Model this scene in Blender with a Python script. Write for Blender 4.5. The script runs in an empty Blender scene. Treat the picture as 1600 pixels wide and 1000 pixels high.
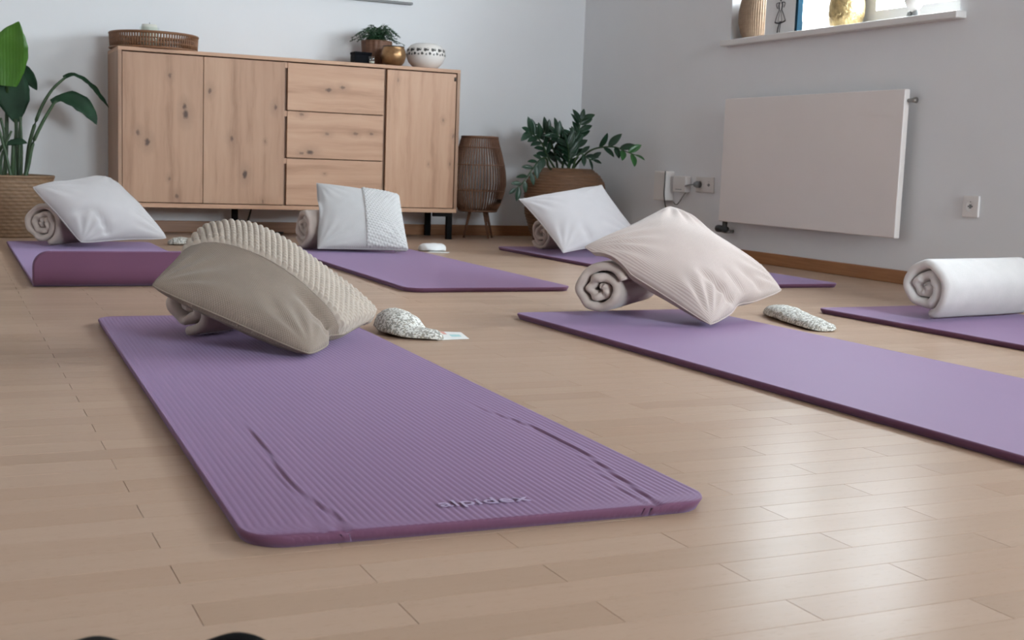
import bpy, bmesh, math, random
import numpy as np
from mathutils import Vector, Matrix, noise

C = bpy.context.scene.collection
PI = math.pi
random.seed(7)

# ------------------------------------------------------------------ camera, world, exposure
cam = bpy.data.cameras.new('camera')
cam.sensor_width = 36.0
cam.lens = 36.0 * 1935.31 / 1600.0
cam.clip_start = 0.02
cam.dof.use_dof = True
cam.dof.focus_distance = 2.45
cam.dof.aperture_fstop = 13.0
co = bpy.data.objects.new('camera', cam)
C.objects.link(co)
co.matrix_world = Matrix(((0.907406, 0.018897, -0.419831, 0.0),
                          (-0.418626, 0.128554, -0.899014, 0.0),
                          (0.036982, 0.991522, 0.124561, 0.43),
                          (0, 0, 0, 1)))
bpy.context.scene.camera = co

w = bpy.data.worlds.new('world')
bpy.context.scene.world = w
w.use_nodes = True
bgn = w.node_tree.nodes['Background']
bgn.inputs[0].default_value = (0.88, 0.96, 1.05, 1)
bgn.inputs[1].default_value = 50.0
vs = bpy.context.scene.view_settings
vs.view_transform = 'Standard'
vs.look = 'None'
vs.gamma = 1.0
vs.exposure = 0.0
vs.use_curve_mapping = False
cy = bpy.context.scene.cycles
cy.max_bounces = 12
cy.diffuse_bounces = 6
cy.sample_clamp_indirect = 6.0
cy.caustics_reflective = False
cy.caustics_refractive = False

XR, YB, XL, YF, ZC = 3.61, 6.84, -2.3, -2.6, 2.75      # room
WIN = [(3.74, 5.28, 1.08, 1.80), (2.0, 3.1, 1.08, 1.9)]   # openings in the right wall: y0, y1, z0, z1

FW = (1.8, 3.5, 0.95, 2.2)          # unseen window, added behind the camera to light the far end: x0, x1, z0, z1

def portal(name, y0, y1, z0, z1):
    l = bpy.data.lights.new(name, 'AREA')
    l.shape = 'RECTANGLE'
    l.size = z1 - z0
    l.size_y = y1 - y0
    l.cycles.is_portal = True
    o = bpy.data.objects.new(name, l)
    C.objects.link(o)
    o.location = (XR + 0.265, (y0 + y1) / 2, (z0 + z1) / 2)
    o.rotation_euler = (0, PI / 2, 0)
for i, q in enumerate(WIN):
    portal('window_portal', *q)
l = bpy.data.lights.new('window_portal', 'AREA'); l.shape = 'RECTANGLE'; l.size = FW[1] - FW[0]; l.size_y = FW[3] - FW[2]; l.cycles.is_portal = True
o = bpy.data.objects.new('window_portal', l); C.objects.link(o)
o.location = ((FW[0] + FW[1]) / 2, YF - 0.36, (FW[2] + FW[3]) / 2); o.rotation_euler = (PI / 2, 0, 0)

# ------------------------------------------------------------------ helpers
BASE = {}

def link(o, parent=None):
    C.objects.link(o)
    if parent is not None:
        o.parent = parent
    return o

def tag(o, label=None, cat=None, group=None, kind=None):
    if label: o['label'] = label
    if cat: o['category'] = cat
    if group: o['group'] = group
    if kind: o['kind'] = kind
    return o

def thing(name, loc, label, cat, group=None):
    o = bpy.data.objects.new(name, None)
    o.empty_display_size = 0.05
    link(o)
    o.location = loc
    BASE[o.name] = Vector(loc)
    return tag(o, label, cat, group)

def mesh(name, V, F, mat, parent=None, smooth=True, base=None):
    """one mesh object; V in world coordinates"""
    if parent is not None:
        b = BASE[parent.name]
    else:
        b = Vector(base) if base is not None else Vector((0, 0, 0))
    me = bpy.data.meshes.new(name)
    A = np.asarray(V, dtype=float).reshape(-1, 3) - np.array(b)
    me.from_pydata(A.tolist(), [], F)
    me.polygons.foreach_set('use_smooth', [smooth] * len(me.polygons))
    if mat: me.materials.append(mat)
    me.update()
    o = bpy.data.objects.new(name, me)
    link(o, parent)
    if parent is None:
        o.location = b
    BASE[o.name] = b
    return o

class MB:
    def __init__(s): s.V = []; s.F = []
    def add(s, V, F):
        n = len(s.V)
        s.V += [tuple(v) for v in V]
        s.F += [tuple(i + n for i in f) for f in F]
    def box(s, lo, hi):
        x0, y0, z0 = lo; x1, y1, z1 = hi
        s.add([(x0,y0,z0),(x1,y0,z0),(x1,y1,z0),(x0,y1,z0),(x0,y0,z1),(x1,y0,z1),(x1,y1,z1),(x0,y1,z1)],
              [(0,3,2,1),(4,5,6,7),(0,1,5,4),(1,2,6,5),(2,3,7,6),(3,0,4,7)])
    def build(s, name, mat, parent=None, smooth=False, base=None):
        return mesh(name, s.V, s.F, mat, parent, smooth, base)

def bx(name, lo, hi, mat, parent=None, bev=0.0015, base=None, seg=2):
    bm = bmesh.new()
    bmesh.ops.create_cube(bm, size=1.0)
    for v in bm.verts:
        v.co = Vector([lo[i] + (v.co[i] + .5) * (hi[i] - lo[i]) for i in range(3)])
    if bev:
        bmesh.ops.bevel(bm, geom=bm.edges[:], offset=bev, segments=seg, affect='EDGES', profile=0.5)
    bm.verts.index_update()
    V = [v.co.copy() for v in bm.verts]
    F = [[v.index for v in f.verts] for f in bm.faces]
    bm.free()
    return mesh(name, V, F, mat, parent, False, base)

def smooth_path(P, n=6):
    P = [Vector(p) for p in P]
    out = []
    for i in range(len(P) - 1):
        a = P[max(i - 1, 0)]; b = P[i]; c = P[i + 1]; d = P[min(i + 2, len(P) - 1)]
        for k in range(n):
            t = k / n
            out.append(0.5 * ((2 * b) + (c - a) * t + (2 * a - 5 * b + 4 * c - d) * t * t + (3 * b - a - 3 * c + d) * t ** 3))
    out.append(P[-1])
    return out

def tube_geo(P, r, seg=8, up=Vector((0, 0, 1)), closed=False):
    P = [Vector(p) for p in P]
    n = len(P)
    R = r if isinstance(r, (list, tuple)) else [r] * n
    V = []; F = []
    for i, p in enumerate(P):
        if closed:
            d = (P[(i + 1) % n] - P[i - 1]).normalized()
        else:
            d = (P[min(i + 1, n - 1)] - P[max(i - 1, 0)]).normalized()
        u = up if abs(d.dot(up)) < 0.95 else Vector((1, 0, 0))
        a = d.cross(u).normalized(); b = d.cross(a).normalized()
        for k in range(seg):
            t = 2 * PI * k / seg
            V.append(p + (a * math.cos(t) + b * math.sin(t)) * R[i])
    m = n if closed else n - 1
    for i in range(m):
        for k in range(seg):
            k2 = (k + 1) % seg; j = (i + 1) % n
            F.append((i * seg + k, i * seg + k2, j * seg + k2, j * seg + k))
    if not closed:
        F.append(tuple(range(seg))[::-1]); F.append(tuple((n - 1) * seg + k for k in range(seg)))
    return V, F

def tube(name, P, r, mat, parent=None, seg=8, base=None, smooth_n=0):
    if smooth_n:
        if isinstance(r, (list, tuple)):
            rr = np.interp(np.linspace(0, len(r) - 1, (len(P) - 1) * smooth_n + 1), range(len(r)), r).tolist()
        else: rr = r
        P = smooth_path(P, smooth_n); r = rr
    V, F = tube_geo(P, r, seg)
    return mesh(name, V, F, mat, parent, True, base)

def lathe_geo(prof, cx, cy_, seg=48, fn=None, close_bottom=True):
    V = []; F = []
    n = len(prof)
    for (r, z) in prof:
        for k in range(seg):
            t = 2 * PI * k / seg
            q = r if fn is None else fn(r, z, t)
            V.append((cx + q * math.cos(t), cy_ + q * math.sin(t), z))
    for i in range(n - 1):
        for k in range(seg):
            k2 = (k + 1) % seg
            F.append((i * seg + k, i * seg + k2, (i + 1) * seg + k2, (i + 1) * seg + k))
    F.append(tuple(range(seg))[::-1])
    F.append(tuple((n - 1) * seg + k for k in range(seg)))
    return V, F

def lathe(name, prof, cx, cy_, mat, parent=None, seg=48, fn=None, base=None):
    V, F = lathe_geo(prof, cx, cy_, seg, fn)
    return mesh(name, V, F, mat, parent, True, base)

# ------------------------------------------------------------------ materials
class NT:
    def __init__(s, name):
        s.m = bpy.data.materials.new(name); s.m.use_nodes = True
        s.t = s.m.node_tree; s.b = s.t.nodes['Principled BSDF']
    def n(s, typ, **kw):
        nd = s.t.nodes.new('ShaderNode' + typ)
        for k, v in kw.items(): setattr(nd, k, v)
        return nd
    def l(s, a, b): s.t.links.new(a, b)
    def coord(s, scale=(1, 1, 1), loc=(0, 0, 0), rot=(0, 0, 0), src='Object'):
        tc = s.n('TexCoord'); mp = s.n('Mapping')
        mp.inputs['Scale'].default_value = scale; mp.inputs['Location'].default_value = loc; mp.inputs['Rotation'].default_value = rot
        s.l(tc.outputs[src], mp.inputs[0]); return mp.outputs[0]
    def noise(s, vec, scale=5, detail=4, rough=0.5):
        nd = s.n('TexNoise'); nd.inputs['Scale'].default_value = scale; nd.inputs['Detail'].default_value = detail
        nd.inputs['Roughness'].default_value = rough
        if vec is not None: s.l(vec, nd.inputs['Vector'])
        return nd.outputs['Fac']
    def ramp(s, fac, cols):
        r = s.n('ValToRGB'); e = r.color_ramp.elements
        while len(e) < len(cols): e.new(0.5)
        for i, (p, c) in enumerate(cols):
            e[i].position = p; e[i].color = (*c, 1)
        s.l(fac, r.inputs[0]); return r.outputs[0]
    def mix(s, fac, a, b, mode='MIX'):
        m = s.n('MixRGB', blend_type=mode)
        if isinstance(fac, (int, float)): m.inputs[0].default_value = fac
        else: s.l(fac, m.inputs[0])
        for i, q in ((1, a), (2, b)):
            if isinstance(q, tuple): m.inputs[i].default_value = (*q[:3], 1)
            else: s.l(q, m.inputs[i])
        return m.outputs[0]
    def math(s, op, a, b=None, c=None):
        m = s.n('Math', operation=op)
        for i, q in enumerate((a, b, c)):
            if q is None: continue
            if isinstance(q, (int, float)): m.inputs[i].default_value = q
            else: s.l(q, m.inputs[i])
        return m.outputs[0]
    def bump(s, h, strength=0.3, dist=0.002, prev=None):
        b = s.n('Bump'); b.inputs['Strength'].default_value = strength; b.inputs['Distance'].default_value = dist
        s.l(h, b.inputs['Height'])
        if prev is not None: s.l(prev, b.inputs['Normal'])
        s.l(b.outputs[0], s.b.inputs['Normal']); return b.outputs[0]
    def set(s, color=None, rough=None, **kw):
        if color is not None:
            if isinstance(color, tuple): s.b.inputs['Base Color'].default_value = (*color, 1)
            else: s.l(color, s.b.inputs['Base Color'])
        if rough is not None:
            if isinstance(rough, (int, float)): s.b.inputs['Roughness'].default_value = rough
            else: s.l(rough, s.b.inputs['Roughness'])
        for k, v in kw.items(): s.b.inputs[k].default_value = v
        return s.m

def plain(name, col, rough=0.5, var=0.06, scale=20, bump=0.0, bscale=200, bdist=0.001, **kw):
    t = NT(name)
    v = t.coord()
    n = t.noise(v, scale, 4)
    d = tuple(max(0, c * (1 - var)) for c in col); u = tuple(min(1, c * (1 + var)) for c in col)
    t.set(t.ramp(n, [(0.3, d), (0.7, u)]), rough, **kw)
    if bump: t.bump(t.noise(v, bscale, 3), bump, bdist)
    return t.m

M = {}
M['wall'] = plain('wall_paint', (0.79, 0.795, 0.81), 0.85, 0.012, 3, 0.15, 120, 0.0008)
M['ceiling'] = plain('ceiling_paint', (0.82, 0.82, 0.81), 0.9, 0.01, 3)
M['white_paint'] = plain('white_lacquer', (0.80, 0.79, 0.77), 0.35, 0.01, 8)
M['sill'] = plain('sill_white', (0.74, 0.71, 0.69), 0.45, 0.02, 8)
M['rad'] = plain('radiator_white', (0.82, 0.76, 0.73), 0.4, 0.012, 4)
M['plastic'] = plain('white_plastic', (0.76, 0.73, 0.71), 0.4, 0.01, 8)
M['dark'] = plain('dark_plastic', (0.02, 0.02, 0.02), 0.5)
M['grey'] = plain('grey_plastic', (0.2, 0.2, 0.2), 0.5)
M['steel'] = plain('black_steel', (0.006, 0.006, 0.0065), 0.7, 0.1, 60, **{'Specular IOR Level': 0.15})
M['chrome'] = plain('valve_chrome', (0.35, 0.34, 0.33), 0.3, 0.05, 30, Metallic=1.0)
M['brassdark'] = plain('valve_dark', (0.05, 0.045, 0.04), 0.45, 0.05, 30)
M['paving'] = plain('paving', (0.30, 0.29, 0.28), 0.9, 0.1, 6)
M['soil'] = plain('soil', (0.03, 0.02, 0.015), 0.95, 0.3, 120, 0.5, 150, 0.004)
M['paper'] = plain('paper', (0.82, 0.82, 0.80), 0.6, 0.01, 30)
M['card_red'] = plain('card_print_red', (0.72, 0.36, 0.30), 0.6, 0.05, 60)
M['card_teal'] = plain('card_print_teal', (0.42, 0.66, 0.66), 0.6, 0.05, 60)
M['shoe'] = plain('black_shoe', (0.003, 0.003, 0.003), 0.9, 0.15, 80, 0.3, 600, 0.001, **{'Specular IOR Level': 0.05})
M['shoe_grey'] = plain('dark_grey_shoe', (0.02, 0.02, 0.018), 0.9, 0.15, 80, 0.3, 600, 0.001, **{'Specular IOR Level': 0.05})
M['candle'] = plain('candle_wax', (0.75, 0.74, 0.66), 0.5, 0.03, 20)
M['navy'] = plain('dark_blue_edge', (0.012, 0.04, 0.065), 0.9, 0.05, 20, **{'Specular IOR Level': 0.1})
M['ink'] = plain('ink', (0.02, 0.02, 0.025), 0.7, 0.05, 20)
M['canvas'] = plain('canvas_white', (0.78, 0.78, 0.78), 0.7, 0.02, 30, 0.2, 900, 0.0005)
M['ceramic'] = plain('white_ceramic', (0.80, 0.76, 0.72), 0.25, 0.02, 20)
M['bronze'] = plain('bronze', (0.30, 0.17, 0.08), 0.38, 0.25, 30, 0.4, 60, 0.003, Metallic=0.75)
M['gold'] = plain('hammered_gold', (0.45, 0.33, 0.16), 0.35, 0.4, 40, 0.9, 70, 0.006, Metallic=0.8)
M['logo'] = plain('logo_print', (0.40, 0.31, 0.46), 0.6, 0.03, 200)
M['blackbox'] = plain('black_box', (0.003, 0.0035, 0.006), 0.8, **{'Specular IOR Level': 0.15})
M['stem'] = plain('plant_stem', (0.030, 0.065, 0.022), 0.5, 0.2, 30)
M['leaf_dark'] = plain('leaf_dark', (0.009, 0.034, 0.014), 0.62, 0.35, 14, **{'Specular IOR Level': 0.25})
M['leaf_zz'] = plain('leaf_glossy', (0.010, 0.042, 0.019), 0.36, 0.4, 12)
M['leaf_tip'] = plain('leaf_young', (0.03, 0.13, 0.03), 0.32, 0.3, 12)
M['fern'] = plain('fern_green', (0.022, 0.075, 0.028), 0.5, 0.4, 40)

def leaf_big():
    t = NT('leaf_sunlit'); v = t.coord()
    wv = t.n('TexWave', wave_type='BANDS'); wv.inputs['Scale'].default_value = 22; wv.inputs['Distortion'].default_value = 1.0
    t.l(v, wv.inputs[0])
    col = t.mix(t.noise(v, 9, 3), (0.030, 0.115, 0.010), (0.075, 0.20, 0.016))
    t.set(col, 0.38); t.b.inputs['Transmission Weight'].default_value = 0.0
    t.b.inputs['Subsurface Weight'].default_value = 0.0
    t.bump(wv.outputs['Fac'], 0.25, 0.002)
    return t.m
M['leaf_sunlit'] = leaf_big()  # brighter green puts the sun on the leaf's upper part into its colour

def beech():
    t = NT('beech_parquet')
    oi = t.n('ObjectInfo'); at = t.n('Attribute', attribute_name='tone')
    rnd = t.math('FRACT', t.math('ADD', oi.outputs['Random'], at.outputs['Fac']))
    tc = t.n('TexCoord'); vm = t.n('VectorMath', operation='ADD'); cb = t.n('CombineXYZ')
    t.l(t.math('MULTIPLY', rnd, 37.0), cb.inputs[0]); t.l(t.math('MULTIPLY', rnd, 11.0), cb.inputs[1])
    t.l(tc.outputs['Object'], vm.inputs[0]); t.l(cb.outputs[0], vm.inputs[1])
    mp = t.n('Mapping'); mp.inputs['Scale'].default_value = (2.2, 34, 1); t.l(vm.outputs[0], mp.inputs[0])
    g = t.noise(mp.outputs[0], 2.0, 5, 0.6)
    mp2 = t.n('Mapping'); mp2.inputs['Scale'].default_value = (60, 420, 1); t.l(vm.outputs[0], mp2.inputs[0])
    fl = t.noise(mp2.outputs[0], 1.0, 2)
    base = t.ramp(rnd, [(0.0, (0.425, 0.295, 0.215)), (0.35, (0.46, 0.326, 0.242)), (0.7, (0.48, 0.343, 0.258)), (1.0, (0.445, 0.308, 0.225))])
    col = t.mix(t.math('MULTIPLY', g, 0.24), base, (0.31, 0.195, 0.12))
    col = t.mix(t.math('MULTIPLY', t.math('GREATER_THAN', fl, 0.66), 0.22), col, (0.27, 0.16, 0.095))
    t.set(col, t.math('MULTIPLY_ADD', g, 0.03, 0.27))
    t.b.inputs['Specular IOR Level'].default_value = 0.02
    mp3 = t.n('Mapping'); mp3.inputs['Scale'].default_value = (6, 60, 1); t.l(vm.outputs[0], mp3.inputs[0])
    t.bump(t.noise(mp3.outputs[0], 3, 3), 0.025, 0.002)
    return t.m
M['beech'] = beech()
M['subfloor'] = plain('subfloor', (0.06, 0.035, 0.02), 0.9)

def skirting():
    t = NT('skirting_wood'); v = t.coord((1.5, 1.5, 30))
    t.set(t.ramp(t.noise(v, 3, 4), [(0.3, (0.27, 0.115, 0.045)), (0.7, (0.36, 0.165, 0.07))]), 0.4)
    return t.m
M['skirting'] = skirting()

KNOTS = [(-0.657,0.807,5),(-0.58,0.618,9),(-0.585,0.658,7),(-0.812,0.518,6),(-0.767,0.474,8),(-0.46,0.743,6),(-0.348,0.507,6),(-0.278,0.327,8),
         (-0.123,0.678,6),(-0.623,0.208,5),(-0.173,0.499,3),(-0.659,0.297,4),(-0.183,0.19,4)]
KNOTS_H = [(0.162,0.783,7),(0.238,0.801,6),(0.016,0.648,5),(0.157,0.554,5),(0.314,0.561,5),(0.401,0.565,5),(0.065,0.454,8),(0.02,0.448,5),(0.147,0.343,3)]
KNOTS_V2 = [(0.876,0.574,5),(0.862,0.417,4),(0.735,0.413,3),(0.813,0.657,4),(0.546,0.86,4)]

def oak(name, horizontal, knots, off=0.0, tone=1.0):
    t = NT(name)
    tc = t.n('TexCoord')
    big = t.n('TexNoise'); big.inputs['Scale'].default_value = 5.0; big.inputs['Detail'].default_value = 2
    t.l(tc.outputs['Object'], big.inputs['Vector'])
    wob = t.n('VectorMath', operation='MULTIPLY_ADD')
    t.l(big.outputs['Color'], wob.inputs[0]); wob.inputs[1].default_value = (0.03, 0.03, 0.03); t.l(tc.outputs['Object'], wob.inputs[2])
    mp = t.n('Mapping'); t.l(wob.outputs[0], mp.inputs[0])
    mp.inputs['Location'].default_value = (off, 0, off)
    mp.inputs['Scale'].default_value = (1.4, 1.4, 20) if horizontal else (20, 20, 1.4)
    g = t.noise(mp.outputs[0], 1.0, 6, 0.62)
    mp2 = t.n('Mapping'); t.l(wob.outputs[0], mp2.inputs[0]); mp2.inputs['Location'].default_value = (off, 0, off)
    mp2.inputs['Scale'].default_value = (0.5, 0.5, 6) if horizontal else (6, 6, 0.5)
    g2 = t.noise(mp2.outputs[0], 1.0, 3, 0.5)
    col = t.ramp(g, [(0.28, (0.345, 0.18, 0.10)), (0.5, (0.53, 0.315, 0.200)), (0.74, (0.60, 0.38, 0.25))])
    col = t.mix(t.ramp(g2, [(0.35, (0, 0, 0)), (0.7, (1, 1, 1))]), t.mix(0.35, col, (0.42, 0.23, 0.14)), col)
    if knots:
        nz = t.n('TexNoise'); nz.inputs['Scale'].default_value = 60; nz.inputs['Detail'].default_value = 2
        t.l(tc.outputs['Object'], nz.inputs['Vector'])
        dv = t.n('VectorMath', operation='MULTIPLY_ADD')
        t.l(nz.outputs['Color'], dv.inputs[0]); dv.inputs[1].default_value = (0.016, 0.0, 0.016); t.l(tc.outputs['Object'], dv.inputs[2])
        sx = t.n('VectorMath', operation='MULTIPLY'); t.l(dv.outputs[0], sx.inputs[0])
        S = (0.62, 0, 1) if horizontal else (1, 0, 0.62)
        sx.inputs[1].default_value = S
        acc = None; acc2 = None
        for (x, z, r) in knots:
            d = t.n('VectorMath', operation='DISTANCE'); t.l(sx.outputs[0], d.inputs[0])
            d.inputs[1].default_value = ((x + .008) * S[0], 0, (z + .008) * S[2])
            mr = t.n('MapRange'); t.l(d.outputs['Value'], mr.inputs[0])
            mr.inputs[1].default_value = 0.0019 * r; mr.inputs[2].default_value = 0.0008 * r
            mr.inputs[3].default_value = 0; mr.inputs[4].default_value = min(1.0, r / 8)
            m2 = t.n('MapRange'); t.l(d.outputs['Value'], m2.inputs[0])
            m2.inputs[1].default_value = 0.0062 * r; m2.inputs[2].default_value = 0.0014 * r
            m2.inputs[3].default_value = 0; m2.inputs[4].default_value = 0.55
            acc = mr.outputs[0] if acc is None else t.math('MAXIMUM', acc, mr.outputs[0])
            acc2 = m2.outputs[0] if acc2 is None else t.math('MAXIMUM', acc2, m2.outputs[0])
        col = t.mix(t.math('MULTIPLY', acc2, g), col, (0.20, 0.105, 0.06))
        col = t.mix(acc, col, (0.095, 0.045, 0.025))
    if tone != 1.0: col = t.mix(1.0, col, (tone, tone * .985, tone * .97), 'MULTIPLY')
    t.set(col, 0.5)
    t.bump(g, 0.06, 0.002)
    return t.m
M['oak_v_shaded'] = oak('oak_doors_shaded', False, KNOTS, 0.0, .82)  # same oak, colour darkened for the dimmer light on the left doors
M['oak_v_shaded2'] = oak('oak_right_door', False, KNOTS_V2, 3.1)
M['oak_h'] = oak('oak_drawers', True, KNOTS_H, 1.7)
M['oak_top'] = oak('oak_top', True, [], 5.0)
M['oak_side_shaded'] = oak('oak_side_shaded', False, [], 9.0, .66)  # same oak, with the shade of the side panel put into its colour

def foam(name, col, col2):
    t = NT(name); v = t.coord()
    c = t.mix(t.noise(v, 3.0, 3), col, col2)
    lw = t.n('LayerWeight'); lw.inputs['Blend'].default_value = 0.3
    t.set(c, 0.6)
    t.b.inputs['Sheen Weight'].default_value = 0.34
    t.b.inputs['Sheen Roughness'].default_value = 0.4
    t.b.inputs['Sheen Tint'].default_value = (0.75, 0.62, 1.0, 1)
    t.b.inputs['Specular IOR Level'].default_value = 0.10
    t.b.inputs['Specular Tint'].default_value = (0.85, 0.75, 1.0, 1)
    wv = t.n('TexWave', wave_type='BANDS', bands_direction='X'); wv.inputs['Scale'].default_value = 111 * 2 * PI / 40.0
    t.l(v, wv.inputs[0])
    t.bump(t.noise(v, 700, 2), 0.12, 0.0006)
    return t.m
M['mat'] = foam('foam_mat', (0.150, 0.066, 0.112), (0.164, 0.074, 0.124))

def fabric(name, col, var=0.06, scale=1200, strength=0.35, dist=0.0006, sheen=0.3, rough=0.9, stripe=None, weave=None):
    t = NT(name); v = t.coord()
    n = t.noise(v, 18, 3)
    d = tuple(c * (1 - var) for c in col); u = tuple(min(1, c * (1 + var)) for c in col)
    c = t.ramp(n, [(0.3, d), (0.7, u)])
    h = t.noise(v, scale, 2)
    if stripe:                         # woven stripes along the pillow's own v coordinate
        uv = t.n('UVMap'); sp = t.n('SeparateXYZ'); t.l(uv.outputs[0], sp.inputs[0])
        s = t.math('SINE', t.math('MULTIPLY', sp.outputs[0], stripe[1] * 2 * PI))
        c = t.mix(t.math('MULTIPLY_ADD', s, 0.5 * stripe[2], 0.5 * stripe[2]), c, stripe[0])
        h = t.math('MULTIPLY_ADD', s, 0.6, h)
    if weave:
        uv = t.n('UVMap'); sp = t.n('SeparateXYZ'); t.l(uv.outputs[0], sp.inputs[0])
        a = t.math('SINE', t.math('MULTIPLY', sp.outputs[0], weave * 2 * PI)); b = t.math('SINE', t.math('MULTIPLY', sp.outputs[1], weave * 0.8 * 2 * PI))
        ab = t.math('MULTIPLY', a, b)
        h = t.math('MULTIPLY_ADD', ab, 0.7, h)
        c = t.mix(t.math('MULTIPLY_ADD', ab, 0.12, 0.12), c, tuple(q * 0.55 for q in col))
    t.set(c, rough); t.b.inputs['Sheen Weight'].default_value = sheen; t.b.inputs['Sheen Roughness'].default_value = 0.5
    t.bump(h, strength, dist)
    return t.m
M['fleece'] = fabric('cream_fleece', (0.55, 0.46, 0.41), 0.05, 500, 0.6, 0.0015, 0.4)
M['fleece_white'] = fabric('white_fleece', (0.70, 0.665, 0.65), 0.04, 500, 0.6, 0.0015, 0.4)
M['knit_beige'] = fabric('beige_weave', (0.262, 0.203, 0.158), 0.07, 900, 0.5, 0.0012, 0.2, weave=85)
M['knit_band'] = fabric('beige_chunky_yarn', (0.47, 0.40, 0.335), 0.06, 900, 0.4, 0.0008, 0.2)
M['corduroy'] = fabric('pink_striped_cotton', (0.56, 0.475, 0.44), 0.04, 900, 0.4, 0.0010, 0.2, stripe=((0.42, 0.325, 0.29), 85, 0.75))
M['cotton'] = fabric('white_cotton', (0.65, 0.62, 0.635), 0.02, 1500, 0.25, 0.0004, 0.2)
M['cotton_shaded'] = fabric('white_cotton_shaded', (0.52, 0.495, 0.50), 0.02, 1500, 0.25, 0.0004, 0.2)  # same white cotton, darkened in colour for the left pillow's weaker light
M['knit_white'] = fabric('white_weave', (0.55, 0.535, 0.535), 0.04, 900, 0.4, 0.001, 0.2, weave=50)
M['knit_white2'] = fabric('white_chunky_yarn', (0.58, 0.57, 0.565), 0.04, 900, 0.4, 0.0008, 0.2)
M['pad_white'] = fabric('white_pad', (0.82, 0.82, 0.82), 0.03, 600, 0.3, 0.001, 0.2)

def speckle():
    t = NT('speckled_cotton'); v = t.coord()
    vo = t.n('TexVoronoi'); vo.inputs['Scale'].default_value = 230; t.l(v, vo.inputs['Vector'])
    sp = t.n('SeparateXYZ'); t.l(vo.outputs['Color'], sp.inputs[0])
    dk = t.math('GREATER_THAN', sp.outputs[0], 0.56)
    c = t.mix(t.math('MULTIPLY', dk, 0.75), (0.74, 0.73, 0.69), (0.17, 0.16, 0.13))
    c = t.mix(t.math('MULTIPLY', t.math('GREATER_THAN', sp.outputs[1], 0.8), 0.5), c, (0.42, 0.36, 0.27))
    t.set(c, 0.85); t.bump(t.noise(v, 300, 3), 0.5, 0.002)
    return t.m
M['speckle'] = speckle()

def wicker(name, a, b, sx=40, sz=90, st=0.6):
    t = NT(name); v = t.coord()
    n = t.noise(v, 60, 4, 0.65); n2 = t.noise(t.coord((1, 1, 6)), 18, 3)
    c = t.mix(n2, a, b); c = t.mix(t.math('MULTIPLY', n, 0.5), c, tuple(q * 0.4 for q in a))
    t.set(c, 0.6); t.bump(n, st, 0.002)
    return t.m
M['wicker_dark'] = wicker('water_hyacinth', (0.13, 0.065, 0.033), (0.29, 0.15, 0.075))
M['seagrass'] = wicker('seagrass', (0.17, 0.10, 0.055), (0.33, 0.20, 0.11))
M['rattan'] = wicker('rattan', (0.17, 0.080, 0.045), (0.28, 0.135, 0.075), st=0.2)
M['tray'] = wicker('tray_rattan', (0.17, 0.075, 0.035), (0.32, 0.15, 0.07), st=0.3)
M['vase'] = wicker('rush_vase', (0.23, 0.145, 0.09), (0.38, 0.26, 0.17), st=0.3)
M['pot_brown'] = wicker('brown_bark', (0.11, 0.045, 0.024), (0.23, 0.105, 0.055), st=0.5)

def glass():
    m = bpy.data.materials.new('window_glass'); m.use_nodes = True
    t = m.node_tree; t.nodes.clear()
    o = t.nodes.new('ShaderNodeOutputMaterial'); mx = t.nodes.new('ShaderNodeMixShader')
    tr = t.nodes.new('ShaderNodeBsdfTransparent'); gl = t.nodes.new('ShaderNodeBsdfGlossy')
    gl.inputs['Roughness'].default_value = 0.02; mx.inputs[0].default_value = 0.07
    tr.inputs[0].default_value = (0.97, 0.99, 0.98, 1)
    t.links.new(tr.outputs[0], mx.inputs[1]); t.links.new(gl.outputs[0], mx.inputs[2])
    t.links.new(mx.outputs[0], o.inputs[0])
    return m
M['glass'] = glass()

# ------------------------------------------------------------------ room shell
def structure(o): o['kind'] = 'structure'; return o

# floor: sub-floor slab, then every parquet strip laid on it (0.376 x 0.0605 m, half-bond)
BW, BL, BT = 0.0605, 0.3755, 0.012
fl = structure(bx('floor', (XL - .1, YF - .1, -0.10), (XR + .1, YB + .1, -BT), M['subfloor'], None, 0, base=(0, 0, 0)))
def board_geo(g=0.0004, c=0.00015):
    x, y = BL / 2 - g, BW / 2 - g
    V = [(-x,-y,-BT),(x,-y,-BT),(x,y,-BT),(-x,y,-BT),
         (-x,-y,-c*.6),(x,-y,-c*.6),(x,y,-c*.6),(-x,y,-c*.6),
         (-x+c,-y+c,0),(x-c,-y+c,0),(x-c,y-c,0),(-x+c,y-c,0)]
    F = [(8,9,10,11)]
    for a in (0, 4):
        for k in range(4):
            k2 = (k + 1) % 4
            F.append((a + k, a + k2, a + 4 + k2, a + 4 + k))
    return V, F
bV, bF = board_geo()
bme = bpy.data.meshes.new('floor_board'); bme.from_pydata(bV, [], bF); bme.materials.append(M['beech'])
rV, rF, rT = [], [], []
rng = random.Random(3)
singles = []
Y0ROW = 1.6175                       # centre of a row whose strips end at x = 0.215
for k in range(-95, 87):
    yc = Y0ROW + k * BW
    if yc < YF - .03 or yc > YB + .02: continue
    xoff = 0.215 if k % 2 == 0 else 0.215 + BL / 2
    i0 = int(math.floor((XL - xoff) / BL)); i1 = int(math.ceil((XR - xoff) / BL))
    for i in range(i0, i1):
        xc = xoff + (i + .5) * BL
        near = 0.93 < yc < 2.62
        seen = near and (xc > 0.0 - BL / 2) and (xc < 1.02 * yc + BL / 2 + 0.05)
        if seen:
            singles.append((yc, xc))
            continue
        n = len(rV); tone = rng.random()
        rV += [(v[0] + xc, v[1] + yc, v[2]) for v in bV]
        rF += [tuple(a + n for a in f) for f in bF]
        rT += [tone] * len(bV)
singles.sort()
for (yc, xc) in singles[:298]:
    o = bpy.data.objects.new('floor_board', bme); link(o, fl); o.location = (xc, yc, 0)
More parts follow.
